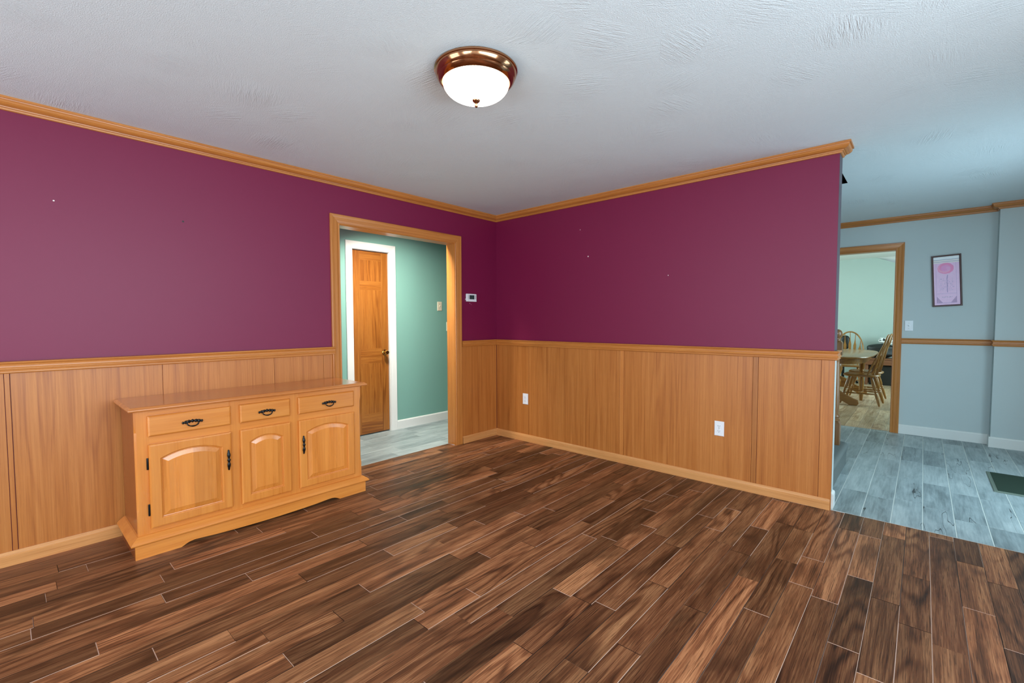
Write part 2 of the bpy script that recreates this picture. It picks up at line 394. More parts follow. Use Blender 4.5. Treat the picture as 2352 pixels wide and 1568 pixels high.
    def sweep(s, prof, path, nrm, closed=False, cap=True, smooth=False, rnd=None):
        """sweep an open or closed profile of (a, b) along a mitred path: a = sideways (left of travel about nrm), b = along nrm"""
        nrm = Vector(nrm).normalized(); P = [Vector(p) for p in path]; n = len(P)
        segs = n if closed else n - 1
        def off(i):
            d0 = (P[i] - P[i - 1]).normalized() if (closed or i > 0) else None
            d1 = (P[(i + 1) % n] - P[i]).normalized() if (closed or i < n - 1) else None
            if d0 is None: d0 = d1
            if d1 is None: d1 = d0
            l0 = nrm.cross(d0); l1 = nrm.cross(d1); m = (l0 + l1).normalized()
            return m / max(0.2, m.dot(l0))
        offs = [off(i) for i in range(n)]
        k = len(prof)
        for i in range(segs):
            j = (i + 1) % n
            A = [P[i] + offs[i] * a + nrm * b for a, b in prof]; B = [P[j] + offs[j] * a + nrm * b for a, b in prof]
            d = (P[j] - P[i]).normalized()
            gl = [(prof[q][0], prof[q][1], 0) for q in range(k)]
            V = A + B; G = [(gl[q][0], gl[q][1], V[q].dot(d)) for q in range(k)] + [(gl[q][0], gl[q][1], V[k + q].dot(d)) for q in range(k)]
            F = [(q, (q + 1) % k, k + (q + 1) % k, k + q) for q in range(k)]
            if cap:
                if not closed and i == 0: F.append(tuple(range(k - 1, -1, -1)))
                if not closed and i == segs - 1: F.append(tuple(range(k, 2 * k)))
            s.add(V, F, gcs=G, smooth=smooth, rnd=rnd)
        return s
    def build(s, name, mats, parent=None, loc=None, recalc=True):
        if not isinstance(mats, (list, tuple)): mats = [mats]
        me = bpy.data.meshes.new(name)
        org = Vector(loc) if loc is not None else Vector((0, 0, 0))
        me.from_pydata([tuple(Vector(p) - org) for p in s.v], [], s.f)
        for m in mats: me.materials.append(m)
        me.polygons.foreach_set('material_index', s.mi)
        me.polygons.foreach_set('use_smooth', s.sm)
        at = me.attributes.new('gc', 'FLOAT_VECTOR', 'POINT')
        at.data.foreach_set('vector', [c for q in s.gc for c in q])
        at2 = me.attributes.new('rnd', 'FLOAT_COLOR', 'CORNER')
        flat = []
        for p, r in zip(me.polygons, s.rn):
            flat += [r[0], r[1], r[2], 1.0] * p.loop_total
        at2.data.foreach_set('color', flat)
        if recalc:
            bm = bmesh.new(); bm.from_mesh(me); bmesh.ops.recalc_face_normals(bm, faces=bm.faces); bm.to_mesh(me); bm.free()
        if any(s.sm):
            try: me.set_sharp_from_angle(angle=R(40))
            except Exception: pass
        me.update()
        o = bpy.data.objects.new(name, me); COL.objects.link(o)
        if parent is not None:
            o.parent = parent
            o.location = org - wloc(parent)
        else:
            o.location = org
        return o

def struct(o):
    o['kind'] = 'structure'; return o
def tag(o, label, cat, group=None):
    o['label'] = label; o['category'] = cat
    if group: o['group'] = group
    return o
def empty(name, loc, label, cat, group=None):
    o = bpy.data.objects.new(name, None); COL.objects.link(o); o.location = loc; o.empty_display_size = 0.1
    return tag(o, label, cat, group)
def copy_tree(o, parent=None):
    c = o.copy(); COL.objects.link(c)
    if parent is not None: c.parent = parent
    for ch in list(o.children): copy_tree(ch, c)
    return c

H = 2.437          # ceiling
RX = 4.72           # right wall
FY = -5.62          # wall behind the camera
WE = 3.132         # end of the back wall
T = 0.118          # wall thickness
HY = 3.06          # far wall of the entry
BX = 4.105         # where the entry wall steps forward
BY = 2.93
GX = -1.06         # green hallway wall

# ================================================================== floors
def planks(mb, x0, x1, y0, y1, xs, wd, lmin, lmax, bev=0.0012, z=0.0, th=0.012, gap=0.0002, pale=0.42, clip=None):
    k0 = math.floor((x0 - xs) / wd); k1 = math.ceil((x1 - xs) / wd)
    for k in range(k0, k1):
        a = max(x0, xs + k * wd); b = min(x1, xs + (k + 1) * wd)
        if b - a < 0.012: continue
        ya, yb = (y0, y1) if clip is None else clip(0.5 * (a + b))
        if yb - ya < 0.02: continue
        y = ya - random.uniform(0, lmax * 0.8)
        prev = None
        while y < yb:
            ln = random.uniform(lmin, lmax)
            p, q = max(y, ya), min(y + ln, yb)
            y += ln
            if q - p < 0.03: continue
            A, B, C, D = a + gap, b - gap, p + gap, q - gap
            e = bev
            V = [(A, C, z - e * 0.8), (B, C, z - e * 0.8), (B, D, z - e * 0.8), (A, D, z - e * 0.8),
                 (A + e, C + e, z), (B - e, C + e, z), (B - e, D - e, z), (A + e, D - e, z),
                 (A, C, z - th), (B, C, z - th), (B, D, z - th), (A, D, z - th)]
            F = [(4, 5, 6, 7), (0, 1, 5, 4), (1, 2, 6, 5), (2, 3, 7, 6), (3, 0, 4, 7), (8, 9, 1, 0), (9, 10, 2, 1), (10, 11, 3, 2), (11, 8, 0, 3), (11, 10, 9, 8)]
            def ev():
                t = random.random()
                return 0.8 if t < pale else (0.3 if t < 0.8 else 0.0)
            E = [0.0, ev(), ev(), ev(), ev()] + [0.3] * 5
            mb.add(V, F, 'y', rnd=(random.random() ** 1.1, random.random(), 0), edge=E)

mb = MB()
planks(mb, -0.11, RX, FY, 0.004, 3.214, 0.1042, 0.30, 1.25, clip=lambda x: (FY, 0.004) if x > 0.0 else (-1.85, -0.62))
struct(mb.build('floor', M['floor'], recalc=False))

def tiles(mb, x0, x1, y0, y1, xs, wd, ln, gr=0.003, z=0.0, clip=None):
    k0 = math.floor((x0 - xs) / wd); k1 = math.ceil((x1 - xs) / wd)
    for k in range(k0, k1):
        a = max(x0, xs + k * wd); b = min(x1, xs + (k + 1) * wd)
        if b - a < 0.012: continue
        ya, yb = (y0, y1) if clip is None else clip(0.5 * (a + b))
        if yb <= ya: continue
        y = ya - random.choice((0.2, 0.33, 0.45, 0.1)) * ln * random.uniform(0.9, 1.1)
        while y < yb:
            p, q = max(y, ya), min(y + ln, yb); y += ln
            if q - p < 0.03: continue
            h = gr / 2; e = 0.0012
            A, B, C, D = a + h, b - h, p + h * 0.6, q - h * 0.6
            V = [(A, C, z - 0.004), (B, C, z - 0.004), (B, D, z - 0.004), (A, D, z - 0.004), (A + e, C + e, z), (B - e, C + e, z), (B - e, D - e, z), (A + e, D - e, z)]
            F = [(4, 5, 6, 7), (0, 1, 5, 4), (1, 2, 6, 5), (2, 3, 7, 6), (3, 0, 4, 7)]
            mb.add(V, F, 'y', rnd=(random.random(), random.random(), 0), mi=0)
    mb.box(x0, x1, y0, y1, z - 0.02, z - 0.0012, mi=1)

mb = MB(); tiles(mb, 1.0, RX, 0.010, 3.10, 3.296, 0.1525, 0.61)
struct(mb.build('floor_entry', [M['tile'], M['grout']], recalc=False))
mb = MB(); tiles(mb, GX - 0.2, -0.113, -3.4, 1.4, -0.113, 0.1525, 0.61)
struct(mb.build('floor_hallway', [M['tile'], M['grout']], recalc=False))
mb = MB(); planks(mb, -0.7, 4.7, 3.105, 9.2, 3.27, 0.128, 0.4, 1.3, pale=0.3)
struct(mb.build('floor_dining', M['floor_dining'], recalc=False))

# ================================================================== ceilings
SHX, SHY = 3.062, 1.083      # corner of the stairwell opening in the ceiling
mb = MB()
mb.box(-T, RX, FY, T, H, H + 0.12)
mb.box(SHX, RX, T, SHY, H, H + 0.12)
mb.box(1.0, RX, SHY, HY + 0.12, H, H + 0.12)
struct(mb.build('ceiling', M['ceiling']))
mb = MB(); mb.box(GX - 0.1, -T, -3.5, 1.5, H, H + 0.1); struct(mb.build('ceiling_hallway', M['ceiling']))
mb = MB(); mb.box(-0.8, 4.8, HY + 0.12, 8.42, 2.572, 2.69); struct(mb.build('ceiling_dining', M['white']))
# stairwell shaft above the opening
mb = MB()
mb.box(-0.2, SHX, SHY, SHY + 0.1, H + 0.121, H + 2.2); mb.box(-0.2, SHX, SHY, SHY + 0.002, H, H + 0.121)
mb.box(SHX, SHX + 0.1, 0.02, SHY + 0.1, H + 0.121, H + 2.2); mb.box(-0.2, SHX + 0.1, 0.0, T, H + 0.121, H + 2.2)
mb.box(-0.2, SHX + 0.1, 0.0, SHY + 0.1, H + 2.2, H + 2.3)
struct(mb.build('wall_stairwell', M['dark_green']))

# ================================================================== walls
RZ0 = 1.03
DY0, DY1, DZ = -1.845, -0.617, 2.068        # hallway opening in the left wall
mb = MB()
mb.box(-T, 0, FY, DY0 - 0.018, 0, H); mb.box(-T, 0, DY1 + 0.018, T, 0, H); mb.box(-T, 0, DY0 - 0.018, DY1 + 0.018, DZ + 0.018, H)
struct(mb.build('wall_left', M['burgundy']))
mb = MB(); mb.box(0, WE - 0.002, 0, T - 0.003, 0, H)
struct(mb.build('wall_back', M['burgundy']))
mb = MB(); mb.box(WE - 0.002, WE, 0, T, RZ0, H - 0.001, mi=0); mb.box(WE - 0.002, WE, 0, T, 0, RZ0, mi=1); mb.box(0, WE - 0.002, T - 0.003, T, 0, H - 0.001, mi=1)
struct(mb.build('wall_back_end', [M['end_paint'], M['grey_wall']]))
# wall behind the camera, with openings for the added fill window and a glass door
mb = MB()
mb.box(-T, 0.4, FY - 0.15, FY, 0, H); mb.box(2.0, 2.8, FY - 0.15, FY, 0, H); mb.box(4.6, RX + 0.15, FY - 0.15, FY, 0, H); mb.box(0.4, 2.0, FY - 0.15, FY, 0, 0.2); mb.box(0.4, 4.6, FY - 0.15, FY, 2.25, H)
struct(mb.build('wall_front', M['neutral']))
mb = MB()
mb.box(RX, RX + 0.15, FY, -4.45, 0, H); mb.box(RX, RX + 0.15, -1.55, 0.1, 0, H); mb.box(RX, RX + 0.15, 1.75, HY + 0.12, 0, H)
mb.box(RX, RX + 0.15, -4.45, -1.55, 0, 0.7); mb.box(RX, RX + 0.15, -4.45, -1.55, 2.2, H); mb.box(RX, RX + 0.15, 0.1, 1.75, 2.1, H)
struct(mb.build('wall_right', M['neutral']))
# entry far wall with doorway to the dining room, and the forward step on the right
FDX0, FDX1, FDZ = 2.50, 3.314, 2.074
mb = MB()
mb.box(-0.8, FDX0 - 0.018, HY, HY + 0.12, 0, 2.58); mb.box(FDX1 + 0.018, BX, HY, HY + 0.12, 0, 2.58); mb.box(FDX0 - 0.018, FDX1 + 0.018, HY, HY + 0.12, FDZ + 0.018, 2.58)
mb.box(BX, RX, BY, HY + 0.12, 0, 2.58)
struct(mb.build('wall_entry', M['grey_wall']))
mb = MB(); mb.box(0.9, 1.0, T, HY, 0, H); struct(mb.build('wall_stairs', M['grey_wall']))
# hallway behind the left wall
HDY0, HDY1, HDZ = -1.150, -0.700, 2.070     # its narrow oak door
mb = MB()
mb.box(GX - 0.1, GX, -3.4, HDY0 - 0.012, 0, H); mb.box(GX - 0.1, GX, HDY1 + 0.012, 1.4, 0, H); mb.box(GX - 0.1, GX, HDY0 - 0.012, HDY1 + 0.012, HDZ + 0.012, H)
mb.box(GX, -T, 1.4, 1.5, 0, H); mb.box(GX, -T, -3.5, -3.4, 0, H)
mb.box(-T, -T + 0.001, T, 1.4, 0, H); mb.box(GX - 0.2, GX - 0.15, HDY0 - 0.1, HDY1 + 0.1, 0, H)
struct(mb.build('wall_hallway', M['green']))
# dining room
mb = MB()
wp = [(-0.8, 0.0), (4.8, 0.0), (4.8, 2.0), (3.26, 2.377), (2.806, 2.572), (-0.8, 2.572)]
mb.prism(wp, 8.42, 8.5, 'xz')
mb.box(-0.8, -0.7, HY + 0.12, 4.7, 0, 2.572); mb.box(-0.8, -0.7, 6.5, 8.42, 0, 2.572); mb.box(-0.8, -0.7, 4.7, 6.5, 0, 0.75); mb.box(-0.8, -0.7, 4.7, 6.5, 2.25, 2.572)
mb.box(4.7, 4.8, HY + 0.12, 5.3, 0, 2.572); mb.box(4.7, 4.8, 7.1, 8.42, 0, 2.572); mb.box(4.7, 4.8, 5.3, 7.1, 0, 0.75); mb.box(4.7, 4.8, 5.3, 7.1, 2.25, 2.572)
struct(mb.build('wall_dining', M['pale_wall']))
mb = MB(); mb.add([(2.6, 8.42, 2.575), (4.9, 8.42, 2.575), (4.9, 9.3, 1.9), (2.6, 9.3, 1.9), (2.6, 8.42, 2.62), (4.9, 8.42, 2.62), (4.9, 9.3, 1.95), (2.6, 9.3, 1.95)],
       [(0, 1, 2, 3), (4, 5, 6, 7), (0, 1, 5, 4), (1, 2, 6, 5), (2, 3, 7, 6), (3, 0, 4, 7)])
struct(mb.build('ceiling_slope', M['white']))

# ---- windows (behind the camera) and entry door: frames with clear panes
def window(name, a0, a1, z0, z1, plane, pos, muntins=2):
    mb = MB(); t = 0.05; d = 0.08
    def bx(p0, p1, q0, q1):
        if plane == 'y': mb.box(p0, p1, pos - d, pos, q0, q1, 0.004)
        else: mb.box(pos, pos + d, p0, p1, q0, q1, 0.004)
    bx(a0, a0 + t, z0, z1); bx(a1 - t, a1, z0, z1); bx(a0 + t, a1 - t, z0, z0 + t); bx(a0 + t, a1 - t, z1 - t, z1)
    for i in range(1, muntins + 1):
        c = a0 + (a1 - a0) * i / (muntins + 1); bx(c - 0.025, c + 0.025, z0 + t, z1 - t)
    o = struct(mb.build(name, M['white']))
    pb = MB()
    if plane == 'y': pb.box(a0 + t, a1 - t, pos - 0.045, pos - 0.041, z0 + t, z1 - t)
    else: pb.box(pos + 0.041, pos + 0.045, a0 + t, a1 - t, z0 + t, z1 - t)
    pb.build('pane', M['pane'], o)
    return o
window('fill_window', 0.4, 2.0, 0.2, 2.25, 'y', FY - 0.03)  # unseen window added around the ceiling fill light
window('door_3', 2.8, 4.6, 0.0, 2.25, 'y', FY - 0.03, 1)
window('window_2', -4.45, -1.55, 0.7, 2.2, 'x', RX + 0.03, 1)
window('window_3', 5.3, 7.1, 0.75, 2.25, 'x', 4.71, 1)
window('window_4', 4.7, 6.5, 0.75, 2.25, 'x', -0.79, 1)
window('door_2', 0.1, 1.75, 0.0, 2.1, 'x', RX + 0.03, 1)

# ================================================================== mouldings
CROWN = [(0, 0), (0.062, 0), (0.062, -0.011), (0.059, -0.012), (0.054, -0.011), (0.053, -0.016), (0.0535, -0.022), (0.050, -0.029), (0.043, -0.035), (0.034, -0.040), (0.026, -0.042), (0.021, -0.041), (0.0195, -0.046), (0.015, -0.047), (0.013, -0.0455), (0.0125, -0.051), (0.011, -0.0555), (0.006, -0.058), (0.0, -0.058)]
def crown(name, path, m='oak_trim'):
    mb = MB(); mb.sweep(CROWN, path, (0, 0, 1)); return struct(mb.build(name, M[m]))
Hc = H - 0.0005
crown('trim_1', [(0, -0.0, Hc)[:2] + (Hc,), (0, FY, Hc)][::-1] if False else [(0, FY, Hc), (0, 0, Hc)][::-1])
crown('trim_2', [(WE, T, Hc), (WE, 0, Hc), (0, 0, Hc)])
crown('trim_3', [(RX, BY, Hc), (BX, BY, Hc), (BX, HY, Hc), (1.0, HY, Hc)])
RAIL = [(0, 0), (0.018, 0), (0.023, -0.002), (0.0245, -0.006), (0.0235, -0.010), (0.019, -0.012), (0.0165, -0.017), (0.0155, -0.024), (0.0165, -0.031), (0.021, -0.036), (0.022, -0.040), (0.0205, -0.044), (0.015, -0.0455), (0.0145, -0.050), (0.017, -0.053), (0.0175, -0.057), (0.015, -0.0605), (0.009, -0.061), (0.008, -0.0635), (0, -0.0635)]
def rail(name, path, prof=RAIL, m='oak_trim'):
    mb = MB(); mb.sweep(prof, path, (0, 0, 1)); return struct(mb.build(name, M[m]))
RZ = 1.0795
PT = 0.007   # panelling thickness
rail('trim_4', [(PT, DY0 - 0.069, RZ), (PT, FY, RZ)])
rail('trim_5', [(WE + 0.005, T, RZ), (WE + 0.005, -PT, RZ), (PT, -PT, RZ), (PT, DY1 + 0.091, RZ)])
RAIL2 = [(0, 0), (0.018, 0), (0.021, -0.004), (0.019, -0.010), (0.013, -0.013), (0.0115, -0.022), (0.013, -0.034), (0.018, -0.039), (0.018, -0.045), (0.012, -0.048), (0.014, -0.054), (0.011, -0.061), (0, -0.062)]
rail('trim_6', [(RX, BY, RZ), (BX, BY, RZ), (BX, HY, RZ), (FDX1 + 0.075, HY, RZ)], RAIL2)
BASE = [(0, 0), (0.015, 0), (0.015, 0.054), (0.0125, 0.056), (0.0125, 0.059), (0.0115, 0.065), (0.008, 0.070), (0.006, 0.074), (0, 0.074)]
def basebd(name, path, prof=BASE, m='oak_base'):
    mb = MB(); mb.sweep(prof, path, (0, 0, 1)); return struct(mb.build(name, M[m]))
basebd('baseboard_left', [(PT, DY0 - 0.069, 0), (PT, FY, 0)])
basebd('baseboard_back', [(WE, -PT, 0), (PT, -PT, 0), (PT, DY1 + 0.091, 0)])
WB = [(0, 0), (0.013, 0), (0.013, 0.092), (0.009, 0.102), (0.0, 0.105)]
basebd('baseboard_entry', [(RX, BY, 0), (BX, BY, 0), (BX, HY, 0), (FDX1 + 0.075, HY, 0)], WB, 'white')
basebd('baseboard_end', [(WE, T, 0), (WE, 0.022, 0)], WB, 'white')
basebd('baseboard_hallway', [(GX, 1.4, 0), (GX, HDY1 + 0.086, 0)], WB, 'white')

# casings: profile a = outward from the opening, b = off the wall
CAS = [(0, 0), (0, 0.010), (0.004, 0.013), (0.012, 0.0115), (0.030, 0.015), (0.055, 0.017), (0.066, 0.019), (0.078, 0.020), (0.082, 0.016), (0.082, 0)]
def scale_prof(pf, w_): 
    m = max(a for a, b in pf); return [(a * w_ / m, b) for a, b in pf]
def casing(name, mb_path, nrm, width, m='oak_trim', jamb=None):
    mb = MB(); mb.sweep(scale_prof(CAS, width), mb_path, nrm)
    if jamb: jamb(mb)
    return struct(mb.build(name, M[m]))
def jamb1(mb):
    mb.box(-T - 0.002, 0.001, DY0 - 0.018, DY0, 0, DZ, axis='z'); mb.box(-T - 0.002, 0.001, DY1, DY1 + 0.018, 0, DZ, axis='z')
    mb.box(-T - 0.002, 0.001, DY0 - 0.018, DY1 + 0.018, DZ, DZ + 0.018, axis='y')
# opening in left wall, seen from the room (wall normal +x); travel so that 'left about normal' is outward
casing('trim_7', [(0, DY1 + 0.004, 0), (0, DY1 + 0.004, DZ + 0.004), (0, DY0 - 0.004, DZ + 0.004), (0, DY0 - 0.004, 0)][::-1], (1, 0, 0), 0.080, jamb=jamb1)
casing('trim_8', [(GX, HDY1 + 0.004, 0), (GX, HDY1 + 0.004, HDZ + 0.004), (GX, HDY0 - 0.004, HDZ + 0.004), (GX, HDY0 - 0.004, 0)][::-1], (1, 0, 0), 0.082, 'white',
       jamb=lambda mb: (mb.box(GX - 0.1, GX + 0.001, HDY0 - 0.012, HDY0, 0, HDZ), mb.box(GX - 0.1, GX + 0.001, HDY1, HDY1 + 0.012, 0, HDZ), mb.box(GX - 0.1, GX + 0.001, HDY0 - 0.012, HDY1 + 0.012, HDZ, HDZ + 0.012)))
def jamb3(mb):
    mb.box(FDX0 - 0.018, FDX0, HY - 0.001, HY + 0.121, 0, FDZ); mb.box(FDX1, FDX1 + 0.018, HY - 0.001, HY + 0.121, 0, FDZ)
    mb.box(FDX0 - 0.018, FDX1 + 0.018, HY - 0.001, HY + 0.121, FDZ, FDZ + 0.018, axis='x')
casing('trim_9', [(FDX0 - 0.003, HY, 0), (FDX0 - 0.003, HY, FDZ + 0.003), (FDX1 + 0.003, HY, FDZ + 0.003), (FDX1 + 0.003, HY, 0)], (0, -1, 0), 0.074, jamb=jamb3)

# ---- oak panelling: separate boards and battens with fine seams
def panels(mb, edges, wall, z0, z1):
    """edges: list of (a0, a1, thickness, tone)"""
    for a0, a1, th, tone in edges:
        gp = 0.0011; bv = 0.002 if a1 - a0 < 0.07 else 0.0014
        if wall == 'left': mb.box(0.0005, th, a0 + gp, a1 - gp, z0, z1, bv, axis='z', rnd=(tone, random.random(), 0))
        else: mb.box(a0 + gp, a1 - gp, -th, -0.0005, z0, z1, bv, axis='z', rnd=(tone, random.random(), 0))
mb = MB()
panels(mb, [(FY, -3.717, PT, .35), (-3.717, -3.696, PT + .003, .45), (-3.696, -3.047, PT, .5), (-3.047, -2.378, PT, .6), (-2.378, -2.004, PT, .55), (-2.004, DY0 - 0.084, PT, .5), (DY1 + 0.084, -0.27, PT, .55), (-0.27, -0.0085, PT, .62)], 'left', 0.06, RZ - 0.05)
struct(mb.build('trim_10', M['oak']))
mb = MB()
panels(mb, [(0.0085, 0.48, PT, .36), (0.48, 1.549, PT, .55), (1.549, 1.588, PT + .005, 1.0), (1.588, 2.639, PT, .6), (2.639, 2.675, PT + .002, .05), (2.675, 3.062, PT, .6), (3.062, WE + 0.004, PT + .003, .75)], 'back', 0.06, RZ - 0.05)
struct(mb.build('trim_11', M['oak']))
mb = MB(); mb.box(WE, WE + 0.004, -PT - 0.003, 0.012, 0.0, RZ - 0.05, 0.001, axis='z', rnd=(.3, .5, 0))
struct(mb.build('trim_12', M['oak']))

# ================================================================== oak six-panel door in the hallway
def six_panel_door():
    y0, y1, z0, z1 = HDY0 + 0.003, HDY1 - 0.003, 0.012, HDZ - 0.004
    xf, xb = GX - 0.016, GX - 0.051
    wd = y1 - y0; st = 0.088
    # rails (z ranges) from the photo, bottom to top; here panels are single-column as the door is narrow
    rails_z = [(z0, 0.235), (0.805, 0.975), (1.635, 1.735), (1.965, z1)]
    mb = MB()
    mb.box(xb, xf, y0, y0 + st, z0, z1, 0.002, 'z', rnd=(.55, .4, 0)); mb.box(xb, xf, y1 - st, y1, z0, z1, 0.002, 'z', rnd=(.3, .4, 0))
    for a, b in rails_z: mb.box(xb, xf - 0.0003, y0 + st, y1 - st, a, b, 0.001, 'y', rnd=(.35 + .3 * random.random(), .4, 0))
    for (a, b) in ((0.235, 0.805), (0.975, 1.635), (1.735, 1.965)):
        p0, p1 = y0 + st, y1 - st
        rings = []
        for ins, dx in ((0, -0.001), (0.004, -0.004), (0.012, -0.011), (0.020, -0.011), (0.040, -0.004), (0.042, -0.004)):
            rings.append([(xf + dx, p0 + ins, a + ins), (xf + dx, p1 - ins, a + ins), (xf + dx, p1 - ins, b - ins), (xf + dx, p0 + ins, b - ins)])
        mb.loft(rings, 'z', smooth=False, rnd=(.6, .3, 0))
    d = struct(mb.build('door_1', M['oak_door']))
    kb = MB(); c = (xf, y1 - 0.055, 0.925)
    kb.lathe([(0.0, 0.0), (0.031, 0.0), (0.031, 0.006), (0.024, 0.009), (0.012, 0.012), (0.011, 0.030), (0.020, 0.036), (0.027, 0.046), (0.027, 0.056), (0.020, 0.066), (0.0, 0.069)], c, 28, (1, 0, 0))
    kb.build('door_knob', M['bright_brass'], d)
    for zc in (1.83, 1.06, 0.25):
        hb = MB(); hb.box(xf - 0.004, xf + 0.010, y0 - 0.004, y0 + 0.003, zc - 0.045, zc + 0.045, 0.001); hb.lathe([(0.005, -0.047), (0.005, 0.047)], (xf + 0.010, y0 - 0.001, zc), 10)
        hb.build('hinge', M['steel'], d)
six_panel_door()

# ================================================================== small wall fittings
def plate_mesh(mb, c, u, n, w_, h_, t=0.006):
    """bevelled plate centred at c on a wall; u = horizontal direction, n = wall normal"""
    U, Nn, Z = Vector(u), Vector(n), Vector((0, 0, 1)); C = Vector(c)
    def rect(wi, hi, d): return [C + U * a * wi + Z * b * hi + Nn * d for a, b in ((-.5, -.5), (.5, -.5), (.5, .5), (-.5, .5))]
    mb.loft([rect(w_, h_, 0), rect(w_, h_, t * 0.45), rect(w_ - 0.005, h_ - 0.005, t * 0.9), rect(w_ - 0.009, h_ - 0.009, t)], smooth=False)
def disc(mb, c, n, r, t, k=18): mb.lathe([(0, 0), (r, 0), (r, t), (r * 0.8, t * 1.15), (0, t * 1.15)], c, k, n)
def outlet(loc, u, n, label):
    e = empty('wall_outlet', loc, label, 'outlet', 'white duplex outlets on the panelling')
    U, Nn, Z, C = Vector(u), Vector(n), Vector((0, 0, 1)), Vector(loc)
    mb = MB(); plate_mesh(mb, loc, u, n, 0.072, 0.115); mb.build('plate', M['plastic'], e)
    for s in (1, -1):
        b = C + Z * 0.0195 * s + Nn * 0.006
        mb = MB(); rings = []
        for d, q in ((-0.002, 1), (0.0016, 1), (0.002, 0.96)):
            rings.append([b + Nn * d + U * max(-0.0150, min(0.0150, 0.0175 * q * math.cos(t))) + Z * (0.0145 * q * math.sin(t)) for t in [2 * math.pi * i / 24 for i in range(24)]])
        mb.loft(rings, smooth=False); so = mb.build('socket', M['plastic'], e)
        sl = MB()
        for du, hh in ((-0.0062, 0.0042), (0.0062, 0.0034)):
            q = b + Nn * 0.0021 + U * du + Z * 0.003
            sl.loft([[q + U * a * 0.0011 + Z * k * hh + Nn * d for a, k in ((-1, -1), (1, -1), (1, 1), (-1, 1))] for d in (-0.002, 0.0004)], smooth=False)
        disc(sl, b + Nn * 0.0005 + Z * -0.0068, n, 0.0026, 0.0018, 10)
        sl.build('slot', M['slot'], so)
    mb = MB(); disc(mb, C + Nn * 0.006, n, 0.0032, 0.001, 10); mb.build('screw', M['steel'], e)
    return e
outlet((0.432, -PT - 0.0002, 0.453), (1, 0, 0), (0, -1, 0), 'white wall outlet on the oak panelling near the room corner')
outlet((2.409, -PT - 0.0002, 0.444), (1, 0, 0), (0, -1, 0), 'white wall outlet on the right half of the oak panelling')
def switch(loc, u, n, m, label, double=False):
    e = empty('light_switch', loc, label, 'light switch')
    U, Nn, Z, C = Vector(u), Vector(n), Vector((0, 0, 1)), Vector(loc)
    mb = MB(); plate_mesh(mb, loc, u, n, 0.072, 0.116); mb.build('plate', M[m], e)
    mb = MB(); q = C + Nn * 0.006
    mb.loft([[q + U * a * 0.0052 + Z * (k * 0.012) + Nn * d for a, k in ((-1, -1), (1, -1), (1, 1), (-1, 1))] for d in (-0.001, 0.0009)], smooth=False)
    mb.loft([[q + U * a * s * 0.0042 + Z * (k * s * 0.006 + dz) + Nn * d for a, k in ((-1, -1), (1, -1), (1, 1), (-1, 1))] for d, s, dz in ((0, 1, 0), (0.011, 0.75, 0.006))], smooth=False)
    mb.build('toggle', M[m], e)
    for s in (1, -1):
        sb = MB(); disc(sb, C + Nn * 0.0058 + Z * 0.0302 * s, n, 0.003, 0.001, 10); sb.build('screw', M['slot'] if m != 'plastic' else M['steel'], e)
    return e
e1 = switch((GX + 0.0002, 0.048, 1.474), (0, 1, 0), (1, 0, 0), 'cream_plastic', 'cream wall plate on the green hallway wall, whole and higher')
e2 = switch((GX + 0.0002, 0.196, 1.215), (0, 1, 0), (1, 0, 0), 'cream_plastic', 'off-white switch plate on green wall, half hidden by the doorway casing')
e3 = switch((3.449, HY - 0.0002, 1.220), (1, 0, 0), (0, -1, 0), 'plastic', 'white light switch on grey wall beside the far doorway')

def thermostat():
    loc = (0.0, -0.395, 1.530)
    e = empty('thermostat', loc, 'small white thermostat with dark screen on burgundy wall near the corner', 'thermostat')
    mb = MB(); mb.box(0.0003, 0.020, -0.467, -0.323, 1.494, 1.571, 0.009); mb.box(0.0003, 0.023, -0.463, -0.327, 1.488, 1.500, 0.004)
    mb.build('body', M['plastic'], e)
    mb = MB(); mb.box(0.019, 0.0212, -0.428, -0.358, 1.513, 1.556, 0.0008); mb.build('screen', M['screen'], e)
    for zz in (1.548, 1.535, 1.522):
        for yy in (-0.446, -0.342):
            b = MB(); disc(b, (0.0195, yy, zz), (1, 0, 0), 0.0042, 0.0014, 12); b.build('button', M['slot'] if yy > -0.4 else M['steel'], e)
    b = MB(); b.box(0.006, 0.016, -0.479, -0.466, 1.508, 1.515, 0.002); b.build('slide_lever', M['plastic'], e)
thermostat()

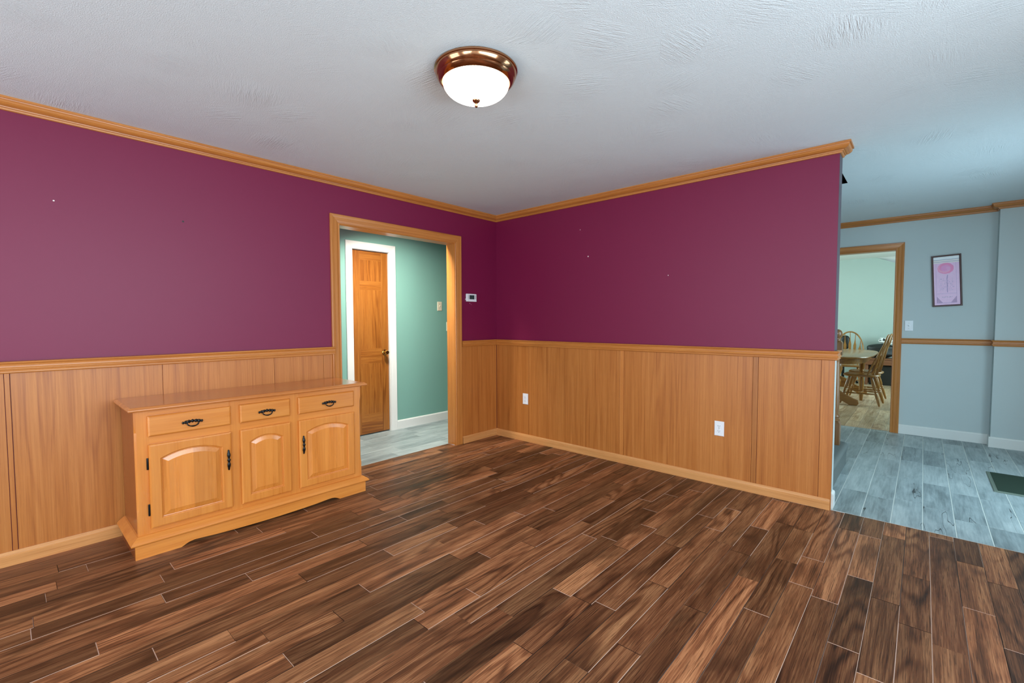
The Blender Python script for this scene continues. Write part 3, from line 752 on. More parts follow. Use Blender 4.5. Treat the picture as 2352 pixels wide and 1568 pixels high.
# ================================================================== flush ceiling lamp
def ceiling_lamp():
    cx, cy = 2.005, -2.215
    e = empty('ceiling_lamp', (cx, cy, H), 'lit flush ceiling lamp with ribbed glass bowl and brass rim', 'ceiling light')
    mb = MB()
    prof = [(0.02, 0.0), (0.188, 0.0), (0.191, -0.004), (0.190, -0.010), (0.184, -0.012), (0.183, -0.016), (0.187, -0.020), (0.184, -0.027), (0.178, -0.036), (0.174, -0.040), (0.176, -0.044), (0.172, -0.050), (0.166, -0.056), (0.160, -0.060), (0.156, -0.062), (0.152, -0.060), (0.150, -0.050), (0.02, -0.045)]
    mb.lathe(prof, (cx, cy, H - 0.0005), 96); mb.build('brass_rim', M['brass'], e)
    gb = MB(); pr = []
    for i in range(15):
        t = i / 14 * math.pi / 2
        pr.append((0.1515 * math.cos(t) ** 0.85 if i < 14 else 0.002, -0.058 - 0.078 * math.sin(t)))
    gb.lathe(pr, (cx, cy, H), 288, mod=lambda t, r, h: 1 + 0.008 * math.cos(72 * t) * min(1, r / 0.05))
    gb.build('glass_bowl', M['lamp_glass'], e, loc=(cx, cy, H))
    fb = MB(); fb.lathe([(0.0, 0), (0.019, 0), (0.019, -0.003), (0.014, -0.010), (0.007, -0.015), (0.005, -0.020), (0.008, -0.024), (0.008, -0.029), (0.004, -0.034), (0.0, -0.035)], (cx, cy, H - 0.134), 24)
    fb.build('finial', M['brass'], e)
ceiling_lamp()
# light of the hallway's own ceiling fitting, out of view beyond the opening
hl = area('hallway_ceiling_light', (-0.26, -1.2, H - 0.03), (-0.75, -0.5, 0.3), 0.30, 0.30, 42, (1.0, 0.98, 0.86))
hl.data.spread = R(125)

# ================================================================== sideboard
def sideboard():
    ya, yb = -3.260, -1.932      # carcass
    xb, xf = 0.024, 0.432
    e = empty('sideboard', (0.24, -2.596, 0), 'honey maple sideboard with three drawers and three arched doors', 'sideboard')
    W3 = 0.018
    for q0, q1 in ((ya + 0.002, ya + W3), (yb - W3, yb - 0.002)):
        mb = MB(); mb.box(xb, xf - 0.02, q0, q1, 0.09, 0.803, 0.001, 'z'); mb.build('side_panel', M['maple_shade'], e)
    mb = MB(); mb.box(xb, xb + 0.006, ya + W3, yb - W3, 0.09, 0.80); mb.box(xb + 0.006, xf - 0.02, ya + W3, yb - W3, 0.09, 0.105, axis='y'); mb.build('back_panel', M['maple_shade'], e)
    # face frame
    ff = MB()
    def st(y0, y1, z0, z1, ax='z', t=0.5): ff.box(xf - 0.02, xf, y0, y1, z0, z1, 0.0008, ax, rnd=(t, random.random(), 0))
    dr = [(-3.204, -2.801), (-2.752, -2.449), (-2.396, -1.990)]
    L_ = ya + 0.056; R_ = yb - 0.054
    # corner stiles with stopped chamfers
    for s, y0, y1 in ((-1, ya, ya + 0.062), (1, yb - 0.064, yb)):
        rings = []
        for z, c in ((0.1, 0.0005), (0.225, 0.0005), (0.240, 0.004), (0.262, 0.0085), (0.685, 0.0085), (0.705, 0.004), (0.722, 0.0005), (0.803, 0.0005)):
            if s < 0: r = [(xf - 0.02, y0, z), (xf - c, y0, z), (xf, y0 + c, z), (xf, y1, z), (xf - 0.02, y1, z)]
            else: r = [(xf - 0.02, y1, z), (xf - 0.02, y0, z), (xf, y0, z), (xf, y1 - c, z), (xf - c, y1, z)]
            rings.append(r)
        ff.loft(rings, 'z', smooth=False, rnd=(.6, .5, 0))
    for y0, y1 in ((-2.806, -2.747), (-2.454, -2.391)): st(y0, y1, 0.1, 0.803, 'z', .4)
    secs = [(ya + 0.062, -2.806), (-2.747, -2.454), (-2.391, yb - 0.064)]
    for y0, y1 in secs:
        st(y0, y1, 0.765, 0.803, 'y', .45); st(y0, y1, 0.606, 0.663, 'y', .55); st(y0, y1, 0.1, 0.155, 'y', .5)
    ff.build('face_frame', M['maple'], e)
    # top with shaped edge
    tb = MB(); y0, y1, x1 = -3.290, -1.900, 0.482
    pro = [(0.014, 0.803), (0.004, 0.806), (0.000, 0.812), (0.001, 0.816), (0.007, 0.821), (0.013, 0.826), (0.018, 0.828)]
    rings = [[(0.010, y0 + i, z), (x1 - i, y0 + i, z), (x1 - i, y1 - i, z), (0.010, y1 - i, z)] for i, z in pro]
    tb.loft(rings, 'y', smooth=False, rnd=(.5, .4, 0)); tb.build('top', M['maple_top'], e)
    # base moulding + plinth with scalloped apron
    pm = MB(); p0, p1, px = -3.277, -1.913, 0.455
    pro = [(0.0, 0.076), (-0.013, 0.078), (-0.020, 0.083), (-0.021, 0.088), (-0.016, 0.095), (-0.008, 0.103), (0.004, 0.112), (0.012, 0.118), (0.022, 0.121)]
    rings = [[(0.028, p0 + i, z), (px - i, p0 + i, z), (px - i, p1 - i, z), (0.028, p1 - i, z)] for i, z in pro]
    pm.loft(rings, 'y', smooth=False); pm.build('base_moulding', M['maple'], e)
    pl_ = MB()
    cut = [(-3.074, 0.0), (-3.066, 0.003), (-3.050, 0.012), (-3.032, 0.019), (-3.007, 0.0225), (-2.965, 0.020), (-2.90, 0.015), (-2.785, 0.0105), (-2.66, 0.008), (-2.595, 0.0077)]
    cutR = [(-5.19 - y, z) for y, z in cut[::-1]][1:]
    poly = [(p0, 0.0)] + cut + cutR + [(p1, 0.0), (p1, 0.077), (p0, 0.077)]
    pl_.prism(poly, px - 0.018, px, 'yz', 'y', rnd=(.75, .2, 0)); pl_.build('apron', M['maple'], e)
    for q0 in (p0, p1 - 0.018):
        ps = MB(); ps.box(0.040, px - 0.018, q0, q0 + 0.018, 0, 0.077, 0, 'x', rnd=(.4, .2, 0)); ps.build('plinth_side', M['maple_shade'], e)
    # drawers
    def handle_bail(parent, y, z, x):
        h = MB(); n = 25
        pts = [(x + 0.006, y + (i / (n - 1) - .5) * 0.102, z + 0.003 * math.cos((i / (n - 1) - .5) * 2 * math.pi)) for i in range(n)]
        rad = []
        for i in range(n):
            u = abs(i / (n - 1) - .5) * 2
            r = 0.0075 + 0.0035 * math.cos(u * 3.1 * 2 * math.pi) * (1 - 0.3 * u)
            if u > .93: r = 0.0035
            rad.append(max(0.003, r))
        h.tube(pts, rad, 12, flat=((1, 0, 0), 0.62))
        for s in (-1, 1):
            h.lathe([(0.0085, 0), (0.0085, 0.010), (0.006, 0.018), (0.0, 0.020)], (x, y + s * 0.0275, z), 14, (1, 0, 0))
        ba = []
        for i in range(17):
            t = i / 16 * math.pi
            ba.append((x + 0.014 + 0.006 * math.sin(t), y - 0.0285 * math.cos(t), z - 0.004 - 0.021 * math.sin(t) ** 0.8))
        br = [0.0028 + 0.0016 * math.exp(-((i - 8) / 2.0) ** 2) + 0.0010 * math.exp(-((i - 3) / 1.2) ** 2) + 0.0010 * math.exp(-((i - 13) / 1.2) ** 2) for i in range(17)]
        h.tube(ba, br, 8); h.build('handle', M['black_iron'], parent)
    def handle_pull(parent, y, zc, x):
        h = MB(); n = 41; ln = 0.124
        pts = [(x + 0.007 + 0.009 * (1 - (2 * i / (n - 1) - 1) ** 2) * 0.6, y, zc + (i / (n - 1) - .5) * ln) for i in range(n)]
        key = [(0, .003), (.05, .0055), (.10, .0052), (.15, .0068), (.22, .0088), (.28, .0092), (.33, .0076), (.40, .0050), (.44, .0062), (.5, .0100), (.56, .0062), (.60, .0050), (.67, .0076), (.72, .0092), (.78, .0088), (.85, .0068), (.90, .0052), (.95, .0055), (1, .003)]
        def rr(t):
            for (a, ra), (b, rb) in zip(key, key[1:]):
                if a <= t <= b: return ra + (rb - ra) * (t - a) / (b - a)
            return .003
        h.tube(pts, [rr(i / (n - 1)) for i in range(n)], 12, flat=((1, 0, 0), 0.75))
        for zz in (-0.040, 0.040): h.lathe([(0.006, 0), (0.005, 0.008)], (x, y, zc + zz), 10, (1, 0, 0))
        h.build('handle', M['black_iron'], parent)
    for k, (y0, y1) in enumerate(dr):
        d = MB(); z0, z1 = 0.657, 0.772
        rings = [[(xf + x, y0 + i, z0 + i), (xf + x, y1 - i, z0 + i), (xf + x, y1 - i, z1 - i), (xf + x, y0 + i, z1 - i)] for i, x in ((0.002, 0.0004), (0.0, 0.003), (0.0, 0.010), (0.002, 0.0135), (0.006, 0.0165), (0.009, 0.018))]
        d.loft(rings, 'y', smooth=False, rnd=((.55, .35, .3)[k], random.random(), 0))
        o = d.build('drawer', M['maple'], e)
        handle_bail(o, 0.5 * (y0 + y1) + (0.003, 0.003, 0.008)[k], 0.713, xf + 0.018)
    # arched raised-panel doors
    def door(y0, y1, tone, hinge):
        z0, z1 = 0.148, 0.614; w_ = y1 - y0; sw = 0.050; bw = 0.046
        yc = 0.5 * (y0 + y1); hw = w_ / 2 - sw; sh = z1 - 0.083; rise = 0.034 if w_ < 0.35 else 0.036
        Rr = (hw * hw + rise * rise) / (2 * rise); cz = sh + rise - Rr
        na, nb, nsd = 24, 10, 10
        def loop(d):
            a = hw - d; r = Rr - d; zb = z0 + bw + d
            zs = cz + math.sqrt(max(1e-9, r * r - a * a))
            P = []
            for i in range(nb): P.append((yc - a + 2 * a * i / nb, zb))
            for i in range(nsd): P.append((yc + a, zb + (zs - zb) * i / nsd))
            for i in range(na):
                yy = a - 2 * a * i / na
                P.append((yc + yy, cz + math.sqrt(max(1e-9, r * r - yy * yy))))
            for i in range(nsd): P.append((yc - a, zs - (zs - zb) * i / nsd))
            return P
        def outer(i_):
            P = []; A, B, C, D = y0 + i_, y1 - i_, z0 + i_, z1 - i_
            for i in range(nb): P.append((A + (B - A) * i / nb, C))
            for i in range(nsd): P.append((B, C + (D - C) * i / nsd))
            for i in range(na): P.append((B - (B - A) * i / na, D))
            for i in range(nsd): P.append((A, D - (D - C) * i / nsd))
            return P
        t = 0.018
        d = MB()
        # frame: outer edge -> front face -> opening edge
        seq = [(outer(0.002), 0.0004), (outer(0), 0.003), (outer(0), t - 0.007), (outer(0.002), t - 0.0035), (outer(0.006), t - 0.001), (outer(0.009), t),
               (loop(-0.0005), t), (loop(0.001), t - 0.002), (loop(0.0045), t - 0.004), (loop(0.006), t - 0.010), (loop(0.009), t - 0.011)]
        rings = [[(xf + x, p[0], p[1]) for p in P] for P, x in seq]
        d.loft(rings, 'z', cap=False, smooth=False, rnd=(tone, random.random(), 0))
        o = d.build('door', M['maple'], e)
        pn = MB()
        seq = [(loop(0.004), t - 0.012), (loop(0.010), t - 0.011), (loop(0.012), t - 0.009), (loop(0.036), t - 0.0022), (loop(0.037), t - 0.0008), (loop(0.040), t - 0.0008)]
        rings = [[(xf + x, p[0], p[1]) for p in P] for P, x in seq]
        rng = random.Random(int(1000 * tone))
        pn.loft(rings, 'z', smooth=False, rnd=(tone + 0.12, 0.5, 0))
        pn.build('raised_panel', M['maple_panel'], o)
        if hinge == 'left':
            for zz in (0.509, 0.2525):
                hb = MB(); hb.lathe([(0.004, -0.032), (0.0045, -0.030), (0.0045, 0.030), (0.004, 0.032)], (xf + 0.007, y0 - 0.005, zz), 10); hb.box(xf - 0.001, xf + 0.006, y0 - 0.006, y0 + 0.001, zz - 0.03, zz + 0.03)
                hb.build('hinge', M['black_iron'], o)
        return o
    o = door(-3.204, -2.801, .42, 'left'); handle_pull(o, -2.8225, 0.447, xf + 0.018)
    door(-2.752, -2.449, .55, None)
    o = door(-2.396, -1.990, .62, None); handle_pull(o, -2.370, 0.447, xf + 0.018)
sideboard()

# ================================================================== entry: stairs, mat, picture
def stairs():
    e = empty('staircase', (2.5, 0.7, 0), 'grey carpeted stairs with turned oak newel post behind the purple wall', 'stairs')
    def step(x1, z0, z1, y1):
        mb = MB(); rings = []
        r = 0.035
        for z, ins in ((z0, 0.012), (z0 + 0.06, 0.012), (z1 - 0.055, 0.008), (z1 - 0.04, 0.0), (z1 - 0.018, 0.001), (z1 - 0.007, 0.008), (z1 - 0.001, 0.020), (z1, 0.034)):
            P = [(1.05, T + 0.016, z), (x1 - ins, T + 0.016, z)]
            c = 0.05
            for i in range(7):
                a = -0.5 * math.pi * 0 + i / 6 * math.pi / 2
                P.append((x1 - ins - c + c * math.cos(a), y1 - ins - c + c * math.sin(a), z))
            P.append((1.05, y1 - ins, z)); rings.append(P)
        mb.loft(rings, 'x', smooth=True); return mb.build('carpet_step', M['carpet'], e)
    step(3.098, 0.0005, 0.186, 1.37)
    for i in range(1, 11): step(3.02 - 0.26 * i, 0.186 * i + 0.001, 0.186 * (i + 1), 1.06)if 3.02 - 0.26 * i > 1.2 else None
    # newel post with ball top, standing on the first step
    cx, cy, hw = 3.006, 1.20, 0.042
    nb = MB()
    def sq(z, h): return [(cx - h, cy - h, z), (cx + h, cy - h, z), (cx + h, cy + h, z), (cx - h, cy + h, z)]
    nb.loft([sq(0.186, hw), sq(0.375, hw), sq(0.395, hw - 0.012)], 'z', smooth=False)
    nb.lathe([(0.030, 0.390), (0.040, 0.398), (0.041, 0.408), (0.032, 0.414), (0.034, 0.424), (0.041, 0.436), (0.034, 0.450), (0.026, 0.458), (0.030, 0.50), (0.033, 0.56), (0.031, 0.70), (0.026, 0.90), (0.024, 0.940), (0.031, 0.950), (0.031, 0.958), (0.026, 0.964), (0.030, 0.975)], (cx, cy, 0), 28)
    nb.loft([sq(0.962, hw - 0.014), sq(0.980, hw), sq(1.085, hw), sq(1.098, hw - 0.006), sq(1.104, hw - 0.016)], 'z', smooth=False)
    nb.lathe([(0.026, 1.100), (0.030, 1.108), (0.030, 1.116), (0.018, 1.122), (0.018, 1.128), (0.030, 1.138), (0.0375, 1.152), (0.040, 1.167), (0.037, 1.183), (0.028, 1.196), (0.014, 1.204), (0.0, 1.206)], (cx, cy, 0), 28)
    nb.build('newel_post', M['newel'], e)
    hb = MB(); hb.tube([(2.98, 1.20, 1.03), (2.3, 1.20, 1.50), (1.6, 1.20, 2.0)], 0.028, 12, 'x'); hb.build('handrail', M['newel'], e)
stairs()

def doormat():
    x0, x1, y0, y1 = 3.998, 4.68, 1.20, 1.812
    e = empty('doormat', (4.34, 1.5, 0), 'dark green doormat with pale ribbed border on grey tile floor', 'doormat')
    mb = MB(); mb.box(x0 + 0.022, x1 - 0.022, y0 + 0.022, y1 - 0.022, 0.0015, 0.010, 0.002); mb.build('pile', M['mat'], e)
    mb = MB(); mb.sweep([(0, 0), (0, 0.003), (0.004, 0.005), (0.012, 0.0055), (0.022, 0.0075), (0.022, 0)], [(x0, y0, 0.0006), (x1, y0, 0.0006), (x1, y1, 0.0006), (x0, y1, 0.0006)], (0, 0, 1), closed=True)
    mb.build('border', M['mat_edge'], e)
doormat()

def print_mat():
    """pink flower print: painted glass reflection along the top, lavender paper, ruled border, faint stem and lines of script"""
    m, nt, b = mat_base('flower_print')
    a = N(nt, 'ShaderNodeAttribute', attribute_name='gc'); sx = N(nt, 'ShaderNodeSeparateXYZ'); L(nt, a.outputs['Vector'], sx.inputs[0])
    u, v = sx.outputs[0], sx.outputs[2]       # -0.5..0.5 across, 0..1 upward
    nz = noise(nt, vscale(nt, a.outputs['Vector'], (14, 1, 14)), 1.0, 3)
    def box(u0, u1, v0, v1):
        f = math_n(nt, 'MULTIPLY', math_n(nt, 'GREATER_THAN', u, u0), math_n(nt, 'LESS_THAN', u, u1))
        return math_n(nt, 'MULTIPLY', f, math_n(nt, 'MULTIPLY', math_n(nt, 'GREATER_THAN', v, v0), math_n(nt, 'LESS_THAN', v, v1)))
    c = mixc(nt, nz.outputs[0], lin(240, 184, 228), lin(250, 210, 242))
    line = lin(176, 138, 196)
    for r in ((-0.40, -0.39, 0.05, 0.86), (0.36, 0.37, 0.05, 0.86), (-0.38, 0.36, 0.235, 0.24), (-0.40, 0.37, 0.04, 0.05)): c = mixc(nt, math_n(nt, 'MULTIPLY', box(*r), 0.8), c, line)
    # corner flourishes
    for s in (-0.39, 0.36):
        du = math_n(nt, 'DIVIDE', math_n(nt, 'SUBTRACT', u, s), 0.22); dv = math_n(nt, 'DIVIDE', math_n(nt, 'SUBTRACT', v, 0.05), 0.13)
        f = math_n(nt, 'LESS_THAN', math_n(nt, 'ADD', math_n(nt, 'ABSOLUTE', du), math_n(nt, 'ABSOLUTE', dv)), 1.0)
        f = math_n(nt, 'MULTIPLY', math_n(nt, 'MULTIPLY', f, box(-0.39, 0.36, 0.05, 1)), math_n(nt, 'MULTIPLY_ADD', nz.outputs[0], 1.0, 0.2))
        c = mixc(nt, f, c, lin(150, 104, 160))
    # flower head
    du = math_n(nt, 'DIVIDE', math_n(nt, 'SUBTRACT', u, -0.03), 0.32); dv = math_n(nt, 'DIVIDE', math_n(nt, 'SUBTRACT', v, 0.755), 0.115)
    dist = math_n(nt, 'ADD', math_n(nt, 'MULTIPLY', du, du), math_n(nt, 'MULTIPLY', dv, dv)); dist = math_n(nt, 'MULTIPLY_ADD', nz.outputs[0], 0.4, dist)
    c = mixc(nt, math_n(nt, 'LESS_THAN', dist, 1.15), c, lin(248, 132, 190))
    sw = math_n(nt, 'GREATER_THAN', math_n(nt, 'SINE', math_n(nt, 'ADD', math_n(nt, 'MULTIPLY', dist, 5.0), math_n(nt, 'ARCTAN2', dv, du))), 0.55)
    c = mixc(nt, math_n(nt, 'MULTIPLY', math_n(nt, 'MULTIPLY', sw, math_n(nt, 'LESS_THAN', dist, 1.05)), 0.5), c, lin(255, 190, 214))
    c = mixc(nt, math_n(nt, 'MULTIPLY', math_n(nt, 'LESS_THAN', dist, 0.55), 0.6), c, lin(240, 158, 222))
    # stem with hatching and script
    hat = math_n(nt, 'GREATER_THAN', math_n(nt, 'SINE', math_n(nt, 'MULTIPLY', v, 190.0)), 0.2)
    stm = math_n(nt, 'LESS_THAN', math_n(nt, 'ABSOLUTE', math_n(nt, 'MULTIPLY_ADD', nz.outputs[0], -0.10, math_n(nt, 'ADD', u, 0.03))), 0.022)
    c = mixc(nt, math_n(nt, 'MULTIPLY', math_n(nt, 'MULTIPLY', stm, box(-0.3, 0.3, 0.26, 0.62)), 0.65), c, lin(140, 112, 176))
    wsp = math_n(nt, 'LESS_THAN', math_n(nt, 'ABSOLUTE', math_n(nt, 'SUBTRACT', nz.outputs[0], 0.5)), 0.03)
    c = mixc(nt, math_n(nt, 'MULTIPLY', math_n(nt, 'MULTIPLY', math_n(nt, 'MULTIPLY', hat, wsp), box(-0.28, 0.28, 0.28, 0.55)), 0.6), c, lin(150, 124, 186))
    c = mixc(nt, math_n(nt, 'MULTIPLY', math_n(nt, 'MULTIPLY', wsp, box(-0.2, 0.2, 0.155, 0.175)), 0.8), c, lin(120, 104, 150))
    # ceiling and crown reflected in the glass, painted as bands along the top
    c = mixc(nt, box(-1, 1, 0.865, 1.0), c, lin(246, 236, 232))
    c = mixc(nt, box(-1, 1, 0.885, 0.90), c, lin(206, 190, 214)); c = mixc(nt, box(-1, 1, 0.93, 0.938), c, lin(120, 128, 176))
    c = mixc(nt, box(-1, 1, 0.938, 1.0), c, lin(250, 252, 255))
    L(nt, c, b.inputs['Base Color']); b.inputs['Roughness'].default_value = 0.6
    return m
def picture():
    C = Vector((3.7415, HY - 0.004, 1.7035)); ang = -R(2.9); wd, ht = 0.233, 0.548
    e = empty('picture_frame', tuple(C), 'dark wood framed pink flower print hanging slightly crooked on grey wall', 'picture')
    def P(a, b, d): # rotate in wall plane; d = toward the room
        a2 = a * math.cos(ang) + b * math.sin(ang); b2 = -a * math.sin(ang) + b * math.cos(ang)
        return (C.x + a2, C.y - d, C.z + b2)
    fb = MB()
    pr = [(0.0, 0.0), (0.0, 0.014), (-0.003, 0.018), (-0.010, 0.018), (-0.014, 0.013), (-0.016, 0.012), (-0.016, 0.0)]
    crn = [(-wd / 2, -ht / 2), (wd / 2, -ht / 2), (wd / 2, ht / 2), (-wd / 2, ht / 2)]
    fb.sweep([(-a, b) for a, b in pr], [P(a, b, 0) for a, b in crn][::-1] if False else [P(a, b, 0) for a, b in crn], (0, -1, 0), closed=True)
    fb.build('frame', M['frame_wood'], e)
    iw, ih = wd - 0.028, ht - 0.028
    V = [P(-iw / 2, -ih / 2, 0.006), P(iw / 2, -ih / 2, 0.006), P(iw / 2, ih / 2, 0.006), P(-iw / 2, ih / 2, 0.006)]
    V2 = [(x, y + 0.003, z) for x, y, z in V]
    mb = MB(); G = [(-.5, 0, 0), (.5, 0, 0), (.5, 0, 1), (-.5, 0, 1)]
    mb.add(V + V2, [(0, 1, 2, 3), (7, 6, 5, 4), (0, 1, 5, 4), (1, 2, 6, 5), (2, 3, 7, 6), (3, 0, 4, 7)], gcs=G + G, off=(0, 0, 0)); mb.build('print', print_mat(), e)
    mb = MB(); V = [P(-iw / 2, -ih / 2, 0.010), P(iw / 2, -ih / 2, 0.010), P(iw / 2, ih / 2, 0.010), P(-iw / 2, ih / 2, 0.010)]; V2 = [(x, y + 0.002, z) for x, y, z in V]
    mb.add(V + V2, [(0, 1, 2, 3), (7, 6, 5, 4), (0, 1, 5, 4), (1, 2, 6, 5), (2, 3, 7, 6), (3, 0, 4, 7)]); mb.build('glass', M['matte_glass'], e)
picture()

# ================================================================== dining room furniture
LEGP = [(0.011, 0.0), (0.015, 0.03), (0.018, 0.10), (0.020, 0.17), (0.014, 0.185), (0.020, 0.195), (0.020, 0.205), (0.014, 0.215), (0.021, 0.24), (0.022, 0.30), (0.019, 0.36), (0.014, 0.42)]
def leg_between(mb, a, b, prof=LEGP):
    a, b = Vector(a), Vector(b); d = b - a; k = d.length / prof[-1][1]
    mb.lathe([(r, h * k) for r, h in prof], a, 16, d)
def dining_chair(label, loc, rz):
    """arrow-back bow chair; local frame: front toward -x, back toward +x"""
    e = empty('dining_chair', (0, 0, 0), label, 'chair', 'golden oak bow-back dining chairs')
    mb = MB(); rings = []
    def seat_loop(s, z, dish=0):
        P = []
        for i in range(32):
            t = 2 * math.pi * i / 32; c, sn = math.cos(t), math.sin(t)
            x = 0.225 * abs(c) ** 0.62 * (1 if c > 0 else -1); y = 0.225 * abs(sn) ** 0.62 * (1 if sn > 0 else -1)
            y *= 1 - 0.10 * (x / 0.225)
            P.append((x * s, y * s, z))
        return P
    for s, z in ((0.90, 0.425), (0.98, 0.432), (1.0, 0.444), (0.985, 0.454), (0.95, 0.459), (0.75, 0.454), (0.4, 0.448)): rings.append(seat_loop(s, z))
    mb.loft(rings, 'x'); mb.build('seat', M['chair_oak'], e)
    feet = {(-1, -1): (-0.235, -0.20), (-1, 1): (-0.235, 0.20), (1, -1): (0.245, -0.19), (1, 1): (0.245, 0.19)}
    for (sx, sy), (fx, fy) in feet.items():
        lb = MB(); leg_between(lb, (fx, fy, 0), (sx * 0.13, sy * 0.13, 0.436)); lb.build('leg', M['chair_oak'], e)
    sb = MB(); SP = [(0.007, 0), (0.009, 0.05), (0.012, 0.10), (0.009, 0.13), (0.014, 0.17), (0.009, 0.21), (0.012, 0.24), (0.009, 0.29), (0.007, 0.34)]
    for sy in (-1, 1): leg_between(sb, (-0.195, sy * 0.172, 0.17), (0.20, sy * 0.165, 0.17), SP)
    leg_between(sb, (0, -0.168, 0.172), (0, 0.168, 0.172), SP); sb.build('stretcher', M['chair_oak'], e)
    def back(y, z):      # lean of the back
        return 0.185 + (z - 0.45) * 0.20 - 0.10 * (y / 0.22) ** 2 * max(0.0, 1 - (z - 0.45) / 0.5)
    bw = MB(); pts = []
    for i in range(33):
        t = math.pi * i / 32; y = -0.215 * math.cos(t); z = 0.455 + 0.605 * math.sin(t) ** 0.62
        pts.append((back(y, z), y, z))
    bw.tube(pts, 0.0125, 10); bw.build('bow', M['chair_oak'], e)
    for k in range(5):
        f = (k - 2) / 2.0; y0, y1 = f * 0.125, f * 0.165; zt = 0.455 + 0.605 * (1 - (y1 / 0.215) ** 2) ** 0.31 - 0.004
        rings = []
        for s, hw in ((0, .007), (.12, .0075), (.22, .018), (.50, .021), (.62, .022), (.72, .010), (.80, .006), (1, .005)):
            z = 0.45 + (zt - 0.45) * s; y = y0 + (y1 - y0) * s; x = back(y, z); th = 0.006
            rings.append([(x - th, y - hw, z), (x + th, y - hw, z), (x + th, y + hw, z), (x - th, y + hw, z)])
        q = MB(); q.loft(rings, 'z', smooth=False); q.build('spindle', M['chair_oak'], e)
    e.location = loc; e.rotation_euler = (0, 0, rz)
    return e
proto = dining_chair('oak bow-back chair seen from its side, nearest the far doorway', (2.885, 5.15, 0), R(-4))
def place(label, loc, rz):
    c = copy_tree(proto); c['label'] = label; c.location = loc; c.rotation_euler = (0, 0, rz)
    return c
place('oak bow-back chair seen side-on just behind the nearest side-on chair', (2.895, 5.70, 0), R(-2))
place('oak bow-back chair facing the camera at the far end of the dining table', (2.555, 6.83, 0), R(90 + 4))
place('oak chair partly hidden behind the newel post at near table end', (2.40, 4.12, 0), R(-78))

def dining_table():
    cx, cy = 2.44, 5.55
    e = empty('dining_table', (cx, cy, 0), 'oval golden oak dining table seen through the far doorway', 'dining table')
    def se(a, b, z, n=4.0):
        P = []
        for i in range(72):
            t = 2 * math.pi * i / 72; c, s = math.cos(t), math.sin(t)
            P.append((cx + a * abs(c) ** (2 / n) * (1 if c > 0 else -1), cy + b * abs(s) ** (2 / n) * (1 if s > 0 else -1), z))
        return P
    A, B = 0.59, 1.13
    mb = MB(); mb.loft([se(A - 0.02, B - 0.02, 0.722), se(A - 0.004, B - 0.004, 0.728), se(A, B, 0.738), se(A - 0.003, B - 0.003, 0.746), se(A - 0.012, B - 0.012, 0.750)], 'y'); mb.build('tabletop', M['chair_oak'], e)
    mb = MB(); mb.loft([se(A - 0.09, B - 0.09, 0.640), se(A - 0.085, B - 0.085, 0.722)], 'y'); mb.build('apron', M['chair_oak'], e)
    for yy in (4.85, 6.25):
        mb = MB(); mb.lathe([(0.05, 0.10), (0.075, 0.14), (0.08, 0.22), (0.05, 0.28), (0.06, 0.33), (0.085, 0.42), (0.075, 0.52), (0.05, 0.58), (0.07, 0.62), (0.07, 0.641)], (cx, yy, 0), 24); mb.build('pedestal', M['chair_oak'], e)
        for s in (-1, 1):
            fb = MB()
            poly = [(cx + s * 0.03, 0.10), (cx + s * 0.03, 0.30), (cx + s * 0.12, 0.265), (cx + s * 0.25, 0.17), (cx + s * 0.36, 0.105), (cx + s * 0.43, 0.075), (cx + s * 0.44, 0.03), (cx + s * 0.42, 0.0), (cx + s * 0.33, 0.0), (cx + s * 0.22, 0.06), (cx + s * 0.12, 0.10)]
            fb.prism(poly, yy - 0.03, yy + 0.03, 'xz', 'x', bev=0.006); fb.build('foot', M['chair_oak'], e)
    lb = MB(); lb.lathe([(0.022, 0.0), (0.030, 0.10), (0.034, 0.30), (0.024, 0.42), (0.036, 0.44), (0.024, 0.46), (0.036, 0.48), (0.024, 0.50), (0.036, 0.52), (0.036, 0.641)], (2.86, 5.425, 0), 20); lb.build('corner_leg', M['chair_oak'], e)
dining_table()

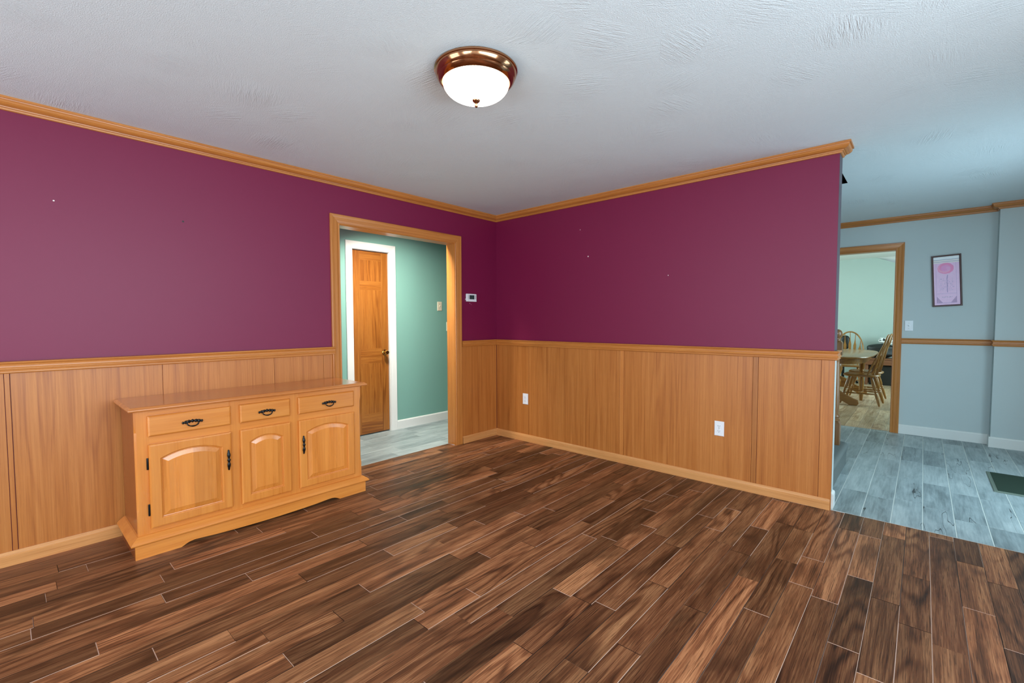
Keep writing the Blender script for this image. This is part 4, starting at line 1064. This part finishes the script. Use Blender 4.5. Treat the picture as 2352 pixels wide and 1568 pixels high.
def bench():
    x0, x1, y0, y1 = 2.70, 3.55, 7.75, 8.25
    e = empty('low_bench', (3.12, 8.0, 0), 'low brown wooden bench with beaded edge by the dining room far wall', 'bench')
    mb = MB(); mb.box(x0, x1, y0, y1, 0.505, 0.53, 0.004, 'x'); mb.build('top', M['bench_wood'], e)
    mb = MB(); mb.box(x0 + 0.02, x1 - 0.02, y0 + 0.015, y0 + 0.035, 0.405, 0.505, 0.002, 'x'); mb.box(x0 + 0.02, x1 - 0.02, y1 - 0.035, y1 - 0.015, 0.405, 0.505, 0.002, 'x')
    mb.box(x0 + 0.02, x0 + 0.04, y0 + 0.035, y1 - 0.035, 0.405, 0.505, 0.001, 'y'); mb.box(x1 - 0.04, x1 - 0.02, y0 + 0.035, y1 - 0.035, 0.405, 0.505, 0.001, 'y')
    for i in range(40): mb.lathe([(0.002, -0.006), (0.006, -0.003), (0.006, 0.003), (0.002, 0.006)], (x0 + 0.03 + i * 0.02, y0 + 0.012, 0.400), 8, (1, 0, 0))
    mb.build('apron', M['bench_wood'], e)
    for lx in (x0 + 0.05, x1 - 0.05):
        for ly in (y0 + 0.05, y1 - 0.05):
            lb = MB(); lb.lathe([(0.018, 0), (0.024, 0.05), (0.020, 0.2), (0.028, 0.3), (0.028, 0.41)], (lx, ly, 0), 16); lb.build('leg', M['bench_wood'], e)
    mb = MB(); mb.box(x0 + 0.09, x1 - 0.09, y0 + 0.08, y1 - 0.02, 0.0, 0.38, 0.01); mb.build('bench_shade', M['leather'], e)  # black box added to stand for the shade under the bench
    def pillow(name, c, s, m, label, cat, ex=0.55, seed=1, am=0.03):
        bm = bmesh.new(); bmesh.ops.create_icosphere(bm, subdivisions=4, radius=1); rng = random.Random(seed)
        ph = [rng.uniform(0, 6) for _ in range(6)]
        for v in bm.verts:
            p = v.co; q = Vector([abs(t) ** ex * (1 if t > 0 else -1) for t in p])
            q += p * am * (math.sin(7 * p.x + ph[0]) + math.sin(9 * p.y + ph[1]) + math.sin(8 * p.z + ph[2]))
            v.co = Vector(c) + Vector((q.x * s[0], q.y * s[1], q.z * s[2]))
        lo = min(v.co.z for v in bm.verts)
        for v in bm.verts: v.co.z += (c[2] - s[2]) - lo
        b = MB(); b.from_bm(bm, 'x', smooth=True); o = b.build(name, m, loc=(c[0], c[1], c[2] - s[2])); return tag(o, label, cat)
    pillow('black_bag', (2.95, 8.0, 0.666), (0.215, 0.18, 0.135), M['leather'], 'black soft bag lying on the low wooden bench', 'bag')
    pillow('folded_throw', (3.13, 8.02, 0.866), (0.20, 0.15, 0.064), M['throw'], 'white and black patterned cloth heaped on the black bag', 'cloth', seed=4, am=0.06)
bench()
def desk_chair():
    cx, cy = 2.36, 7.9
    e = empty('padded_chair', (cx, cy, 0), 'black padded chair back behind the far bow-back chair', 'chair')
    def sp(c, s, ex):
        bm = bmesh.new(); bmesh.ops.create_icosphere(bm, subdivisions=3, radius=1)
        for v in bm.verts:
            q = [abs(t) ** ex * (1 if t > 0 else -1) for t in v.co]; v.co = (c[0] + q[0] * s[0], c[1] + q[1] * s[1], c[2] + q[2] * s[2])
        b = MB(); b.from_bm(bm, smooth=True); return b
    sp((cx, cy + 0.17, 0.82), (0.085, 0.05, 0.145), 0.7).build('backrest', M['leather'], e); sp((cx, cy - 0.05, 0.47), (0.2, 0.2, 0.05), 0.6).build('seat', M['leather'], e)
    b = MB(); b.lathe([(0.025, 0.05), (0.025, 0.43)], (cx, cy - 0.05, 0), 14)
    b.tube([(cx, cy + 0.08, 0.45), (cx, cy + 0.19, 0.5), (cx, cy + 0.21, 0.75)], 0.015, 8)
    for k in range(5):
        a = 2 * math.pi * k / 5; b.tube([(cx, cy - 0.05, 0.08), (cx + 0.24 * math.cos(a), cy - 0.05 + 0.24 * math.sin(a), 0.045)], 0.018, 8)
        b.lathe([(0.02, -0.02), (0.022, 0), (0.02, 0.02)], (cx + 0.24 * math.cos(a), cy - 0.05 + 0.24 * math.sin(a), 0.0225), 12, (math.sin(a), -math.cos(a), 0))
    b.build('base', M['black_iron'], e)
desk_chair()
